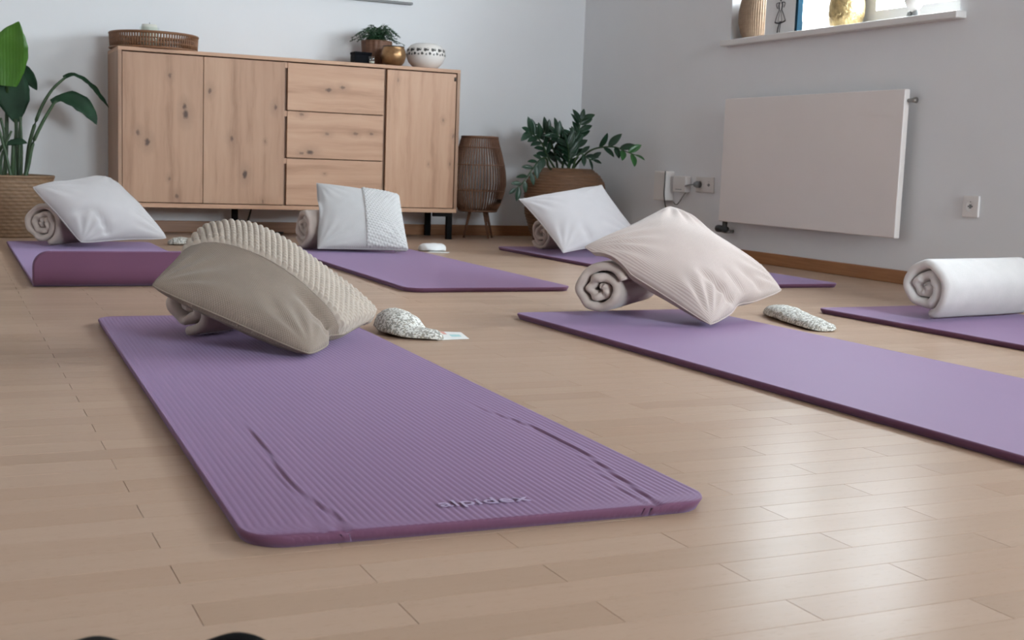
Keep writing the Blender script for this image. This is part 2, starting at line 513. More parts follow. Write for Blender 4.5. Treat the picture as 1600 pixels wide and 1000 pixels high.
for (yc, xc) in singles[298:]:
    n = len(rV); tone = rng.random()
    rV += [(v[0] + xc, v[1] + yc, v[2]) for v in bV]; rF += [tuple(a + n for a in f) for f in bF]; rT += [tone] * len(bV)
rest = mesh('floor_board_field', rV, rF, M['beech'], fl, False)
at = rest.data.attributes.new('tone', 'FLOAT', 'POINT'); at.data.foreach_set('value', rT)
rest['kind'] = 'stuff'

structure(bx('ceiling', (XL - .1, YF - .1, ZC), (XR + .4, YB + .1, ZC + .1), M['ceiling'], None, 0, base=(0, 0, ZC)))
structure(bx('wall_back', (XL - .1, YB, -.1), (XR + .4, YB + .1, ZC), M['wall'], None, 0, base=(0, YB, 0)))
structure(bx('wall_left', (XL - .1, YF, -.1), (XL, YB, ZC), M['wall'], None, 0, base=(XL, 0, 0)))
m = MB()
m.box((XL - .1, YF - .36, -.1), (FW[0], YF, ZC)); m.box((FW[1], YF - .36, -.1), (XR + .4, YF, ZC))
m.box((FW[0], YF - .36, -.1), (FW[1], YF, FW[2])); m.box((FW[0], YF - .36, FW[3]), (FW[1], YF, ZC))
structure(m.build('wall_front', M['wall'], base=(0, YF, 0)))
m = MB()
TH = 0.265
ys = [YF, WIN[1][0], WIN[1][1], WIN[0][0], WIN[0][1], YB]
for i in (0, 2, 4):
    m.box((XR, ys[i], -.1), (XR + TH, ys[i + 1], ZC))
for q in WIN:
    m.box((XR, q[0], -.1), (XR + TH, q[1], q[2] - .012)); m.box((XR, q[0], q[3]), (XR + TH, q[1], ZC))
structure(m.build('wall_right', M['wall'], base=(XR, 0, 0)))
structure(bx('baseboard_back', (XL, YB - .016, 0), (XR, YB, .062), M['skirting'], None, .003, base=(0, YB, 0)))
structure(bx('baseboard_right', (XR - .016, WIN[1][1] + .04, 0), (XR, YB - .016, .056), M['skirting'], None, .003, base=(XR, 0, 0)))
structure(bx('baseboard_left', (XL, YF, 0), (XL + .016, YB - .016, .06), M['skirting'], None, .003, base=(XL, 0, 0)))

def window(kind, y0, y1, z0, z1):
    w_ = bpy.data.objects.new(kind, None); link(w_); w_.location = (XR, (y0 + y1) / 2, z0); BASE[w_.name] = Vector(w_.location)
    w_['kind'] = 'structure'
    xf = XR + 0.20; d = 0.06; ym = y0 + (y1 - y0) * 0.50
    m = MB()
    fw = 0.035
    m.box((xf, y0, z0), (xf + d, y0 + fw, z1)); m.box((xf, y1 - fw, z0), (xf + d, y1, z1))
    m.box((xf, y0, z0), (xf + d, y1, z0 + fw)); m.box((xf, y0, z1 - fw), (xf + d, y1, z1))
    m.box((xf, ym - .022, z0), (xf + d, ym + .022, z1))
    m.build('window_frame', M['white_paint'], w_)
    for a, b in ((y0 + fw, ym - .022), (ym + .022, y1 - fw)):
        m = MB(); s = 0.05; x = xf - 0.015
        m.box((x, a, z0 + fw), (x + .055, a + s, z1 - fw)); m.box((x, b - s, z0 + fw), (x + .055, b, z1 - fw))
        m.box((x, a + s, z0 + fw), (x + .055, b - s, z0 + fw + s)); m.box((x, a + s, z1 - fw - s), (x + .055, b - s, z1 - fw))
        sh = m.build('sash', M['white_paint'], w_)
        p = bx('pane', (x + .02, a + s - .005, z0 + fw + s - .005), (x + .026, b - s + .005, z1 - fw - s + .005), M['glass'], sh, 0)
    h = tube('window_handle', [(xf - .03, ym - .05, z0 + .5), (xf - .05, ym - .05, z0 + .5), (xf - .05, ym - .05, z0 + .4)], .008, M['chrome'], w_, 8)
    bx('window_sill', (XR - .05, y0 - .035, z0 - .028), (XR + .199, y1 + .02, z0), M['sill'], w_, .004)
    return w_
window('window_1', *WIN[0]); window('window_2', *WIN[1])
w3 = bpy.data.objects.new('added_window', None); link(w3); w3.location = ((FW[0] + FW[1]) / 2, YF, FW[2]); BASE[w3.name] = Vector(w3.location); w3['kind'] = 'structure'  # added window, not in view, for light from behind the camera
m = MB()
for x0, x1, z0, z1 in ((FW[0], FW[0] + .06, FW[2], FW[3]), (FW[1] - .06, FW[1], FW[2], FW[3]), (FW[0], FW[1], FW[2], FW[2] + .06), (FW[0], FW[1], FW[3] - .06, FW[3]), (2.62, 2.68, FW[2], FW[3])):
    m.box((x0, YF - .26, z0), (x1, YF - .20, z1))
m.build('window_frame', M['white_paint'], w3)
bx('pane', (FW[0] + .05, YF - .235, FW[2] + .05), (FW[1] - .05, YF - .229, FW[3] - .05), M['glass'], w3, 0)
structure(bx('ground_outside', (-12, -16, -.3), (16, 14, -.2), M['paving'], None, 0, base=(10, 0, -.1)))

# ------------------------------------------------------------------ sideboard
sb = thing('sideboard', (1.7275, 6.43, 0), 'long knotty oak sideboard on black steel legs against the back wall', 'sideboard')
SX0, SX1, SY0, SY1, SZ0, SZ1 = 0.82, 2.635, 6.43, 6.825, 0.149, 0.935
bx('top_panel', (SX0, SY0, SZ1 - .018), (SX1, SY1, SZ1), M['oak_top'], sb, .001)
bx('bottom_panel', (SX0, SY0, SZ0), (SX1, SY1, SZ0 + .022), M['oak_top'], sb, .001)
bx('side_panel', (SX0, SY0, SZ0 + .022), (SX0 + .018, SY1, SZ1 - .018), M['oak_side_shaded'], sb, .001)
bx('side_panel', (SX1 - .018, SY0, SZ0 + .022), (SX1, SY1, SZ1 - .018), M['oak_side_shaded'], sb, .001)
bx('back_panel', (SX0 + .018, SY1 - .01, SZ0 + .022), (SX1 - .018, SY1, SZ1 - .018), M['oak_side_shaded'], sb, 0)
bx('divider_panel', (1.652, SY0 + .03, SZ0 + .022), (1.67, SY1 - .01, SZ1 - .018), M['oak_side_shaded'], sb, 0)
bx('divider_panel', (2.195, SY0 + .03, SZ0 + .022), (2.213, SY1 - .01, SZ1 - .018), M['oak_side_shaded'], sb, 0)
fy0, fy1 = SY0 + .004, SY0 + .022
zb, ztp = SZ0 + .026, SZ1 - .024
bx('door', (SX0 + .021, fy0, zb), (1.2345, fy1, ztp), M['oak_v_shaded'], sb, .0012)
bx('door', (1.2375, fy0, zb), (1.654, fy1, ztp), M['oak_v_shaded'], sb, .0012)
bx('door', (2.2125, fy0, zb), (SX1 - .022, fy1, ztp), M['oak_v_shaded2'], sb, .0012)
for a, b in ((zb, .418), (.4225, .663), (.6675, ztp)):
    bx('drawer', (1.669, fy0, a), (2.196, fy1, b), M['oak_h'], sb, .0012)
    # small bridge piece that closes the grip gap under the top rail of each drawer
    bx('grip_bridge', (1.6545, fy0 + .004, b - .028), (1.6685, fy1, b), M['oak_h'], sb, 0)
tube('door_hinge', [(2.606, SY0 + .004, .893), (2.606, SY0 + .004, .872)], .006, M['brassdark'], sb, 8)
def leg(x, y):
    o = bx('leg', (x - .015, y - .015, 0), (x + .015, y + .015, SZ0 - .001), M['steel'], sb, .001)
    return o
for x, s in ((2.603, -1), (0.852, 1)):
    l = leg(x, SY0 + .03); bx('mounting_bar', (min(x + .015, x + s * .095), SY0 + .015, SZ0 - .022), (max(x - .015, x + s * .095), SY0 + .045, SZ0 - .001), M['steel'], l, .001)
    l = leg(x, SY1 - .035); bx('mounting_bar', (min(x + .015, x + s * .03), SY1 - .05, SZ0 - .015), (max(x - .015, x + s * .03), SY1 - .02, SZ0 - .001), M['steel'], l, .001)
leg(1.455, 6.69)
cb = tube('cable', [(1.57, 6.79, .145), (1.56, 6.80, .10), (1.545, 6.80, .04), (1.55, 6.79, .006), (1.62, 6.78, .005), (1.75, 6.80, .005)], .005, M['dark'], None, 8, base=(1.57, 6.79, 0), smooth_n=5)
tag(cb, 'black power cable hanging down behind the sideboard', 'cable')

# ------------------------------------------------------------------ things on the sideboard
ZT = SZ1
tr = thing('wicker_tray', (1.03, 6.62, ZT), 'low round brown wicker tray at the left end of the sideboard', 'tray')
TC = (1.022, 6.625); R0 = 0.212
lathe('tray_base', [(0.01, ZT), (R0 - .006, ZT), (R0 - .006, ZT + .008), (0.01, ZT + .009)], *TC, M['tray'], tr, 48)
V, F = [], []
m = MB()
for k in range(96):
    t = 2 * PI * k / 96
    p = (TC[0] + R0 * math.cos(t), TC[1] + R0 * math.sin(t))
    a, b = tube_geo([(p[0], p[1], ZT + .004), (p[0] + .004 * math.cos(t), p[1] + .004 * math.sin(t), ZT + .075)], .0045, 5); m.add(a, b)
o = m.build('upright_canes', M['tray'], tr, True); o['kind'] = 'stuff'
for zz, rr in ((ZT + .006, .006), (ZT + .078, .007)):
    P = [(TC[0] + (R0 + .004) * math.cos(2 * PI * k / 64), TC[1] + (R0 + .004) * math.sin(2 * PI * k / 64), zz) for k in range(64)]
    V, F = tube_geo(P, rr, 8, closed=True); mesh('rim', V, F, M['tray'], tr)
for zz in (.03, .052):
    P = [(TC[0] + (R0 + .001) * math.cos(2 * PI * k / 64), TC[1] + (R0 + .001) * math.sin(2 * PI * k / 64), ZT + zz) for k in range(64)]
    V, F = tube_geo(P, .0035, 6, closed=True); mesh('weft_cane', V, F, M['tray'], tr)
gc = thing('candle_jar', (1.0, 6.63, ZT + .009), 'pale candle in a glass jar standing inside the wicker tray', 'candle')
lathe('jar', [(.04, ZT + .010), (.052, ZT + .012), (.056, ZT + .05), (.05, ZT + .112), (.047, ZT + .118), (.044, ZT + .112), (.05, ZT + .05), (.045, ZT + .018), (.005, ZT + .016)], 1.0, 6.63, M['glass'], gc, 32)
lathe('candle', [(.005, ZT + .0175), (.040, ZT + .0175), (.041, ZT + .11), (.037, ZT + .132), (.004, ZT + .13)], 1.0, 6.63, M['candle'], gc, 32)
tube('wick', [(1.0, 6.63, ZT + .131), (1.001, 6.63, ZT + .142)], .0015, M['dark'], gc, 6)

fp = thing('potted_fern', (2.225, 6.665, ZT), 'small bushy green fern in a brown bark pot on the sideboard', 'plant')
def barkfn(r, z, t): return r + (.003 * math.sin(18 * t) if r > .05 else 0)
lathe('pot', [(.01, ZT), (.068, ZT), (.076, ZT + .03), (.083, ZT + .135), (.083, ZT + .143), (.077, ZT + .143), (.074, ZT + .125), (.01, ZT + .122)], 2.225, 6.665, M['pot_brown'], fp, 72, barkfn)
lathe('soil', [(.005, ZT + .118), (.073, ZT + .123), (.072, ZT + .127), (.005, ZT + .131)], 2.225, 6.665, M['soil'], fp, 24)
rf = random.Random(5)
for k in range(44):
    ang = rf.uniform(0, 2 * PI); spread = rf.uniform(.03, .155); hgt = rf.uniform(.04, .135) * (1.15 - spread * 3.5)
    if hgt < .02: hgt = .02
    c = Vector((2.225, 6.665, ZT + .13))
    d = Vector((math.cos(ang), math.sin(ang) * .75, 0))
    P = smooth_path([c + d * .012, c + d * spread * .5 + Vector((0, 0, hgt * .9)), c + d * spread + Vector((0, 0, hgt * .75 - spread * .12))], 5)
    m = MB(); a, b = tube_geo(P, .0012, 4); m.add(a, b)
    for i in range(1, len(P)):
        tdir = (P[i] - P[i - 1]).normalized(); side = tdir.cross(Vector((0, 0, 1))).normalized()
        ln = .026 * math.sin(PI * (0.18 + .75 * i / len(P)))
        for s in (-1, 1):
            q = P[i]; e = q + side * s * ln + tdir * .012 + Vector((0, 0, rf.uniform(-.008, .004)))
            mid = (q + e) / 2; wv = tdir * .0055
            up = Vector((0, 0, .0012))
            m.add([q, mid + wv + up, e, mid - wv + up, mid - up], [(0, 1, 2, 3), (0, 4, 1), (1, 4, 2), (2, 4, 3), (3, 4, 0)])
    m.build('frond', M['fern'], fp, True)

bp = thing('bronze_pot', (2.258, 6.475, ZT), 'small round bronze pot standing in front of the fern', 'pot')
lathe('bowl', [(.005, ZT), (.042, ZT), (.058, ZT + .018), (.068, ZT + .048), (.064, ZT + .08), (.056, ZT + .096), (.058, ZT + .101), (.054, ZT + .102), (.051, ZT + .096), (.06, ZT + .07), (.06, ZT + .04), (.04, ZT + .012), (.005, ZT + .008)], 2.258, 6.475, M['bronze'], bp, 40)
V, F = tube_geo([(2.258 + .056 * math.cos(2 * PI * k / 32), 6.475 + .056 * math.sin(2 * PI * k / 32), ZT + .101) for k in range(32)], .003, 6, closed=True)
mesh('rim', V, F, M['brassdark'], bp)

bb = thing('storage_box', (2.105, 6.56, ZT), 'small black box beside the fern pot on the sideboard', 'box')
bx('body', (2.055, 6.52, ZT + .0005), (2.15, 6.60, ZT + .052), M['blackbox'], bb, .002)
bx('lid', (2.053, 6.518, ZT + .053), (2.152, 6.602, ZT + .066), M['blackbox'], bb, .002)
gt = thing('tealight_glass', (2.135, 6.47, ZT), 'tiny clear tealight glass in front of the black box', 'glass')
lathe('glass_cup', [(.004, ZT), (.017, ZT), (.021, ZT + .04), (.0195, ZT + .041), (.0155, ZT + .005), (.004, ZT + .004)], 2.135, 6.47, M['glass'], gt, 24)
lathe('tealight', [(.003, ZT + .0055), (.013, ZT + .0055), (.0135, ZT + .016), (.003, ZT + .016)], 2.135, 6.47, M['candle'], gt, 20)

wp = thing('lantern_bowl', (2.472, 6.55, ZT), 'round white ceramic lantern bowl pierced with leaf shaped holes', 'lantern')
prof = [(.005, ZT), (.05, ZT), (.068, ZT + .008), (.096, ZT + .035), (.110, ZT + .072), (.104, ZT + .106), (.085, ZT + .128), (.062, ZT + .137), (.056, ZT + .137), (.056, ZT + .131), (.078, ZT + .122), (.098, ZT + .1), (.104, ZT + .07), (.09, ZT + .035), (.06, ZT + .012), (.005, ZT + .01)]
lathe('bowl', prof, 2.472, 6.55, M['ceramic'], wp, 64)
def bowl_r(z):
    return np.interp(z - ZT, [.035, .072, .106, .128], [.096, .110, .104, .085])
m = MB()
for k in range(16):
    t = 2 * PI * k / 16
    for (dt, dz, sc, rot) in ((0, .098, 1.0, .5), (.13, .101, .9, -.6), (.24, .078, .85, .3), (.06, .074, .6, -.4)):
        tt = t + dt; z0 = ZT + dz
        pts = []
        for j in range(10):
            a = 2 * PI * j / 10
            lx = .0085 * sc * math.cos(a) * (1 - .35 * math.sin(a)); lz = .0095 * sc * math.sin(a)
            x2 = lx * math.cos(rot) - lz * math.sin(rot); z2 = lx * math.sin(rot) + lz * math.cos(rot)
            zz = z0 + z2; r = bowl_r(zz) ; ta = tt + x2 / r
            pts.append((2.472 + (r + .0008) * math.cos(ta), 6.55 + (r + .0008) * math.sin(ta), zz))
        pin = [(2.472 + (Vector((p[0] - 2.472, p[1] - 6.55)).length - .004) / Vector((p[0] - 2.472, p[1] - 6.55)).length * (p[0] - 2.472),
                6.55 + (Vector((p[0] - 2.472, p[1] - 6.55)).length - .004) / Vector((p[0] - 2.472, p[1] - 6.55)).length * (p[1] - 6.55), p[2]) for p in pts]
        m.add(pts + pin, [tuple(range(10))] + [(j, (j + 1) % 10, 10 + (j + 1) % 10, 10 + j) for j in range(10)] + [tuple(range(19, 9, -1))])
o = m.build('leaf_holes', M['brassdark'], wp); o['kind'] = 'stuff'; o['label'] = 'dark leaf shaped openings'

cv = thing('wall_canvas', (1.9, YB - .02, 1.32), 'pale canvas hanging on the back wall above the sideboard', 'picture')
bx('canvas', (1.20, YB - .034, 1.322), (2.478, YB - .004, 2.1), M['canvas'], cv, .002)
bx('frame_strip', (1.20, YB - .036, 1.310), (2.482, YB - .002, 1.322), M['grey'], cv, .001)['label'] = 'grey lower edge of the canvas'

# ------------------------------------------------------------------ rattan floor lantern
LX, LY = 2.845, 6.62
rl = thing('rattan_lantern', (LX, LY, 0), 'tall brown rattan floor lantern on three thin legs beside the sideboard', 'lantern')
ZP = [.158, .20, .25, .31, .37, .43, .49, .55, .578]
RP = [.108, .130, .147, .158, .155, .143, .127, .108, .102]
def lr(z): return float(np.interp(z, np.linspace(.158, .578, 60), np.interp(np.linspace(.158, .578, 60), ZP, RP)))
m = MB()
NS = 54
for k in range(NS):
    t = 2 * PI * k / NS
    P = [(LX + lr(z) * math.cos(t), LY + lr(z) * math.sin(t), z) for z in np.linspace(.16, .575, 12)]
    a, b = tube_geo(P, .0042, 5); m.add(a, b)
o = m.build('rattan_slats', M['rattan'], rl, True); o['kind'] = 'stuff'
for z, rr in ((.158, .007), (.273, .0035), (.42, .0035), (.520, .0035), (.578, .007)):
    r = lr(z) + (.003 if z in (.273, .42, .52) else 0)
    V, F = tube_geo([(LX + r * math.cos(2 * PI * k / 48), LY + r * math.sin(2 * PI * k / 48), z) for k in range(48)], rr, 6, closed=True)
    mesh('ring', V, F, M['rattan'], rl)
lathe('floor_plate', [(.005, .153), (.108, .153), (.108, .160), (.005, .160)], LX, LY, M['rattan'], rl, 32)
for t in (PI * 1.08, PI * 1.62, PI * 1.95 + .1, ):
    a = (LX + .055 * math.cos(t), LY + .055 * math.sin(t), .155); b = (LX + .095 * math.cos(t), LY + .095 * math.sin(t), .001)
    tube('leg', [a, b], [.010, .0065], M['rattan'], rl, 8)

# ------------------------------------------------------------------ leaves
def leaf_geo(L, W, curl=0.15, fold=0.25, n=8, shape=0.9, th=.0012):
    """leaf along +Y from the origin, face up +Z"""
    top = []; bot = []
    for i in range(n + 1):
        t = i / n
        w_ = W * 0.5 * (math.sin(PI * min(1, t ** shape)) ** .75 if 0 < t < 1 else 0.0)
        z = -curl * L * t * t
        row = []
        for u in (-1, -.5, 0, .5, 1):
            row.append((u * w_, L * t, z + fold * abs(u) * w_))
        top.append(row)
    V = [p for r in top for p in r] + [(p[0], p[1], p[2] - th) for r in top for p in r]
    F = []; k = 5; off = (n + 1) * k
    for i in range(n):
        for j in range(k - 1):
            a = i * k + j
            F.append((a, a + 1, a + k + 1, a + k)); F.append((off + a, off + a + k, off + a + k + 1, off + a + 1))
        for j in (0, k - 1):
            a = i * k + j
            F.append((a, a + k, off + a + k, off + a) if j == 0 else (a, off + a, off + a + k, a + k))
    return V, F
def place_mesh(o, pos, d, nrm, parent_base, scale=1.0):
    d = Vector(d).normalized(); n_ = Vector(nrm); n_ = (n_ - d * n_.dot(d)).normalized(); x = d.cross(n_).normalized()
    mt = Matrix(((x.x, d.x, n_.x, 0), (x.y, d.y, n_.y, 0), (x.z, d.z, n_.z, 0), (0, 0, 0, 1)))
    o.matrix_local = Matrix.Translation(Vector(pos) - parent_base) @ mt @ Matrix.Scale(scale, 4)

def mk_leaf_mesh(name, mat, **kw):
    V, F = leaf_geo(**kw); me = bpy.data.meshes.new(name); me.from_pydata(V, [], F)
    me.polygons.foreach_set('use_smooth', [True] * len(me.polygons)); me.materials.append(mat); return me

# ------------------------------------------------------------------ zz plant in a coiled basket
ZX, ZY = 3.275, 6.36
zzp = thing('potted_zz_plant', (ZX, ZY, 0), 'glossy dark green plant with arching stems in a coiled brown basket', 'plant')
prof = []
NC = 26
for i in range(NC * 6 + 1):
    z = .42 * i / (NC * 6)
    r = float(np.interp(z, [0, .06, .16, .27, .34, .385, .41, .42], [.165, .195, .225, .232, .222, .192, .158, .145]))
    prof.append((r + .0045 * abs(math.sin(PI * i / 6)), max(z, .001)))
prof = [(.01, .001)] + prof + [(.137, .417), (.135, .385), (.01, .385)]
lathe('basket', prof, ZX, ZY, M['wicker_dark'], zzp, 72, lambda r, z, t: r + (.0016 * math.sin(40 * t + z * 500) if r > .14 else 0))
lathe('soil', [(.005, .380), (.134, .383), (.133, .388), (.005, .392)], ZX, ZY, M['soil'], zzp, 24)
lz = mk_leaf_mesh('leaf', M['leaf_zz'], L=.1, W=.042, curl=.12, fold=.3)
lt = mk_leaf_mesh('leaf', M['leaf_tip'], L=.1, W=.045, curl=.15, fold=.3)
rz = random.Random(11)
STEMS = [  # polyline, leaf start fraction, leaf count, leaf length, young tip
    ([(3.30, 6.33, .39), (3.30, 6.30, .43), (3.31, 6.22, .49), (3.32, 6.15, .525), (3.345, 6.08, .542), (3.40, 6.02, .545), (3.43, 5.95, .522), (3.46, 5.90, .505)], .55, 9, .095, True),
    ([(3.28, 6.38, .39), (3.297, 6.36, .429), (3.307, 6.35, .49), (3.327, 6.34, .588), (3.342, 6.34, .66), (3.351, 6.34, .70)], .35, 13, .092, False),
    ([(3.22, 6.36, .39), (3.187, 6.34, .426), (3.135, 6.32, .483), (3.084, 6.30, .557), (3.021, 6.28, .600), (2.985, 6.26, .615)], .40, 12, .088, False),
    ([(3.20, 6.34, .39), (3.102, 6.24, .428), (3.074, 6.2, .461), (3.044, 6.18, .473), (3.003, 6.16, .454), (2.958, 6.15, .405), (2.903, 6.14, .335), (2.86, 6.14, .300)], .45, 12, .075, False),
    ([(3.25, 6.42, .39), (3.249, 6.42, .427), (3.233, 6.42, .486), (3.205, 6.42, .562), (3.166, 6.42, .615), (3.15, 6.42, .63)], .30, 14, .085, False),
    ([(3.24, 6.33, .39), (3.222, 6.30, .428), (3.219, 6.28, .487), (3.204, 6.27, .552), (3.171, 6.26, .595), (3.15, 6.26, .615)], .25, 15, .088, False),
    ([(3.25, 6.30, .39), (3.245, 6.27, .45), (3.225, 6.24, .52), (3.20, 6.22, .57)], .25, 12, .085, False),
    ([(3.27, 6.28, .39), (3.272, 6.24, .468), (3.294, 6.22, .505), (3.327, 6.2, .480), (3.36, 6.19, .470)], .5, 6, .08, False),
    ([(3.26, 6.30, .39), (3.262, 6.27, .487), (3.262, 6.26, .562), (3.259, 6.26, .60)], .4, 8, .085, False),
]
for P, f0, nl, LL, young in STEMS:
    S = smooth_path(P, 6)
    st = tube('stem', S, [.0075 - .005 * i / (len(S) - 1) for i in range(len(S))], M['stem'], zzp, 7)
    for k in range(nl):
        f = f0 + (1 - f0) * k / (nl - 1)
        i = min(len(S) - 2, int(f * (len(S) - 1)))
        t = (S[i + 1] - S[i]).normalized()
        side = t.cross(Vector((0, -1, 0.15))).normalized() * (1 if k % 2 else -1)
        if k == nl - 1: d = t
        else: d = (t * .75 + side * .8 + Vector((0, rz.uniform(-.35, .15), rz.uniform(-.05, .2)))).normalized()
        o = bpy.data.objects.new('leaf', lt if (young and k > nl - 5) else lz); link(o, st); BASE[o.name] = BASE[zzp.name]
        nn = Vector((rz.uniform(-.4, .4), -1.0 + rz.uniform(-.2, .2), .55 + rz.uniform(-.2, .5)))
        place_mesh(o, S[i], d, nn, BASE[zzp.name], LL / .1 * rz.uniform(.85, 1.1) * (0.8 if k == nl - 1 else 1))

# ------------------------------------------------------------------ bird of paradise in seagrass basket
BX, BY = 0.285, 6.46
bpl = thing('potted_palm_plant', (BX, BY, 0), 'tall plant with broad paddle leaves in a woven seagrass basket', 'plant')
prof = [(.01, .001)]
for i in range(17 * 4 + 1):
    z = .286 * i / 68
    prof.append((float(np.interp(z, [0, .05, .18, .286], [.198, .212, .228, .236])), max(.001, z)))
prof += [(.238, .290), (.228, .291), (.222, .25), (.01, .248)]
def weave(r, z, t):
    if r < .19 or z > .285: return r
    k = math.sin(z / .286 * 17 * PI); a = math.sin(36 * t + (PI if int(z / .286 * 17) % 2 else 0))
    return r + .004 * abs(k) * (0.6 + .4 * a)
lathe('basket', prof, BX, BY, M['seagrass'], bpl, 180, weave)
lathe('soil', [(.005, .245), (.223, .247), (.22, .252), (.005, .256)], BX, BY, M['soil'], bpl, 24)
V, F = tube_geo([(BX + .235 * math.cos(2 * PI * k / 64), BY + .235 * math.sin(2 * PI * k / 64), .287) for k in range(64)], .008, 6, closed=True)
mesh('rim', V, F, M['seagrass'], bpl)

def ribbon_leaf(name, mid, widths, nrm, mat, parent, fold=.2):
    """broad leaf along a mid-rib polyline"""
    Pm = smooth_path(mid, 5); n = len(Pm)
    W_ = np.interp(np.linspace(0, len(widths) - 1, n), range(len(widths)), widths)
    V = []; nn = Vector(nrm)
    us = (-1, -.66, -.33, 0, .33, .66, 1)
    for i, p in enumerate(Pm):
        d = (Pm[min(i + 1, n - 1)] - Pm[max(i - 1, 0)]).normalized()
        s = d.cross(nn).normalized(); q = s.cross(d).normalized()
        for u in us:
            V.append(p + s * u * W_[i] * .5 + q * (abs(u) * W_[i] * .5 * fold + .003 * math.sin(u * 9 + i * 1.3) * (W_[i] > .03)))
    k = len(us); off = len(V)
    V2 = [v - nn.normalized() * .0015 for v in V]
    F = []
    for i in range(n - 1):
        for j in range(k - 1):
            a = i * k + j
            F.append((a, a + 1, a + k + 1, a + k)); F.append((off + a, off + a + k, off + a + k + 1, off + a + 1))
        a = i * k; F.append((a, a + k, off + a + k, off + a)); a = i * k + k - 1; F.append((a, off + a, off + a + k, a + k))
    return mesh(name, V + V2, F, mat, parent, True)
def stalk(P, r0, r1):
    S = smooth_path(P, 6); return tube('leaf_stalk', S, [r0 + (r1 - r0) * i / (len(S) - 1) for i in range(len(S))], M['stem'], bpl, 8)
s = stalk([(.30, 6.56, .25), (.315, 6.62, .40), (.322, 6.63, .60), (.322, 6.54, .722)], .012, .007)
ribbon_leaf('leaf', [(.322, 6.53, .715), (.325, 6.52, .79), (.333, 6.505, .865), (.343, 6.49, .92), (.354, 6.48, .962), (.364, 6.47, .992), (.372, 6.46, 1.018)], [.08, .145, .168, .150, .105, .052, .0], (-.10, -1, .25), M['leaf_sunlit'], s, .12)
s = stalk([(.35, 6.52, .25), (.353, 6.54, .40), (.360, 6.555, .50), (.358, 6.56, .56)], .012, .008)
ribbon_leaf('leaf', [(.360, 6.56, .535), (.354, 6.565, .60), (.345, 6.57, .67), (.338, 6.575, .74), (.33, 6.58, .80)], [.0, .085, .150, .165, .14, .08], (.12, -1, .1), M['leaf_dark'], s, .10)  # shaded lower part of the same leaf, built as a darker blade
s = stalk([(.36, 6.52, .25), (.375, 6.58, .45), (.385, 6.62, .60), (.392, 6.64, .80)], .008, .006)
ribbon_leaf('leaf', [(.392, 6.64, .83), (.41, 6.63, .795), (.435, 6.62, .75), (.46, 6.61, .705)], [.0, .05, .06, .045, .0], (-.2, -1, .2), M['leaf_dark'], s, .15)
s = stalk([(.395, 6.50, .25), (.404, 6.50, .35), (.419, 6.50, .46), (.464, 6.50, .603), (.52, 6.50, .706), (.584, 6.5, .772)], .011, .006)
ribbon_leaf('leaf', [(.575, 6.5, .768), (.624, 6.5, .784), (.688, 6.5, .747), (.736, 6.5, .693), (.785, 6.5, .635)], [.022, .028, .035, .05, .045, .0], (.6, -.55, .75), M['leaf_dark'], s, .35)
s = stalk([(.38, 6.44, .25), (.405, 6.45, .34), (.427, 6.45, .444), (.475, 6.45, .553), (.523, 6.45, .638), (.54, 6.45, .652)], .011, .006)
ribbon_leaf('leaf', [(.512, 6.45, .648), (.563, 6.45, .668), (.626, 6.45, .658), (.685, 6.45, .610), (.722, 6.45, .548)], [.022, .035, .085, .10, .065, .0], (.25, -.9, .5), M['leaf_dark'], s, .15)
stalk([(.24, 6.48, .25), (.26, 6.47, .36), (.30, 6.46, .46), (.285, 6.46, .56)], .009, .006)
stalk([(.33, 6.38, .25), (.30, 6.39, .40), (.27, 6.40, .52), (.24, 6.40, .60)], .008, .005)
stalk([(.37, 6.47, .25), (.378, 6.47, .40), (.374, 6.47, .57)], .008, .005)
stalk([(.28, 6.40, .25), (.285, 6.40, .38), (.33, 6.40, .50)], .008, .005)
s = stalk([(.33, 6.44, .25), (.335, 6.42, .38), (.338, 6.42, .44)], .010, .007)
ribbon_leaf('leaf', [(.30, 6.40, .43), (.33, 6.40, .445), (.37, 6.40, .452), (.40, 6.40, .445)], [.0, .03, .035, .0], (0, -1, .3), M['leaf_dark'], s, .1)

# ------------------------------------------------------------------ radiator on the right wall
rd = thing('radiator', (XR - .05, 4.56, .188), 'flat white panel radiator mounted on the right wall under the window', 'radiator')
RX0, RX1 = XR - .075, XR - .048
RY0, RY1, RZ0, RZ1 = 3.925, 5.185, .188, .789
bx('panel', (RX0, RY0, RZ0), (RX1, RY1, RZ1), M['rad'], rd, .004)
for k in range(5):
    z = RZ0 + .10 * (k + 1)
    bx('profile_line', (RX0 - .0012, RY0 + .01, z - .0012), (RX0 + .001, RY1 - .01, z + .0012), M['rad'], rd, 0)
for y in (RY0 + .2, RY1 - .2): bx('wall_bracket', (RX1, y - .02, RZ0 + .06), (XR - .001, y + .02, RZ1 - .06), M['rad'], rd, .001)
tube('bleed_valve', [(RX0 + .02, RY0 + .001, RZ1 - .045), (RX0 + .02, RY0 - .025, RZ1 - .045), (RX0 + .02, RY0 - .045, RZ1 - .045)], [.007, .009, .012], M['chrome'], rd, 10)
v_ = tube('valve', [(RX0 + .02, RY1 - .03, RZ0 + .001), (RX0 + .02, RY1 - .03, RZ0 - .055)], .013, M['brassdark'], rd, 12)
tube('valve_head', [(RX0 + .02, RY1 - .05, RZ0 - .038), (RX0 + .02, RY1 + .012, RZ0 - .038), (RX0 + .02, RY1 + .03, RZ0 - .038)], [.014, .018, .018], M['dark'], v_, 12)
tube('pipe', [(RX0 + .02, RY1 - .03, RZ0 - .05), (XR - .004, RY1 - .03, RZ0 - .05)], .009, M['chrome'], v_, 10)

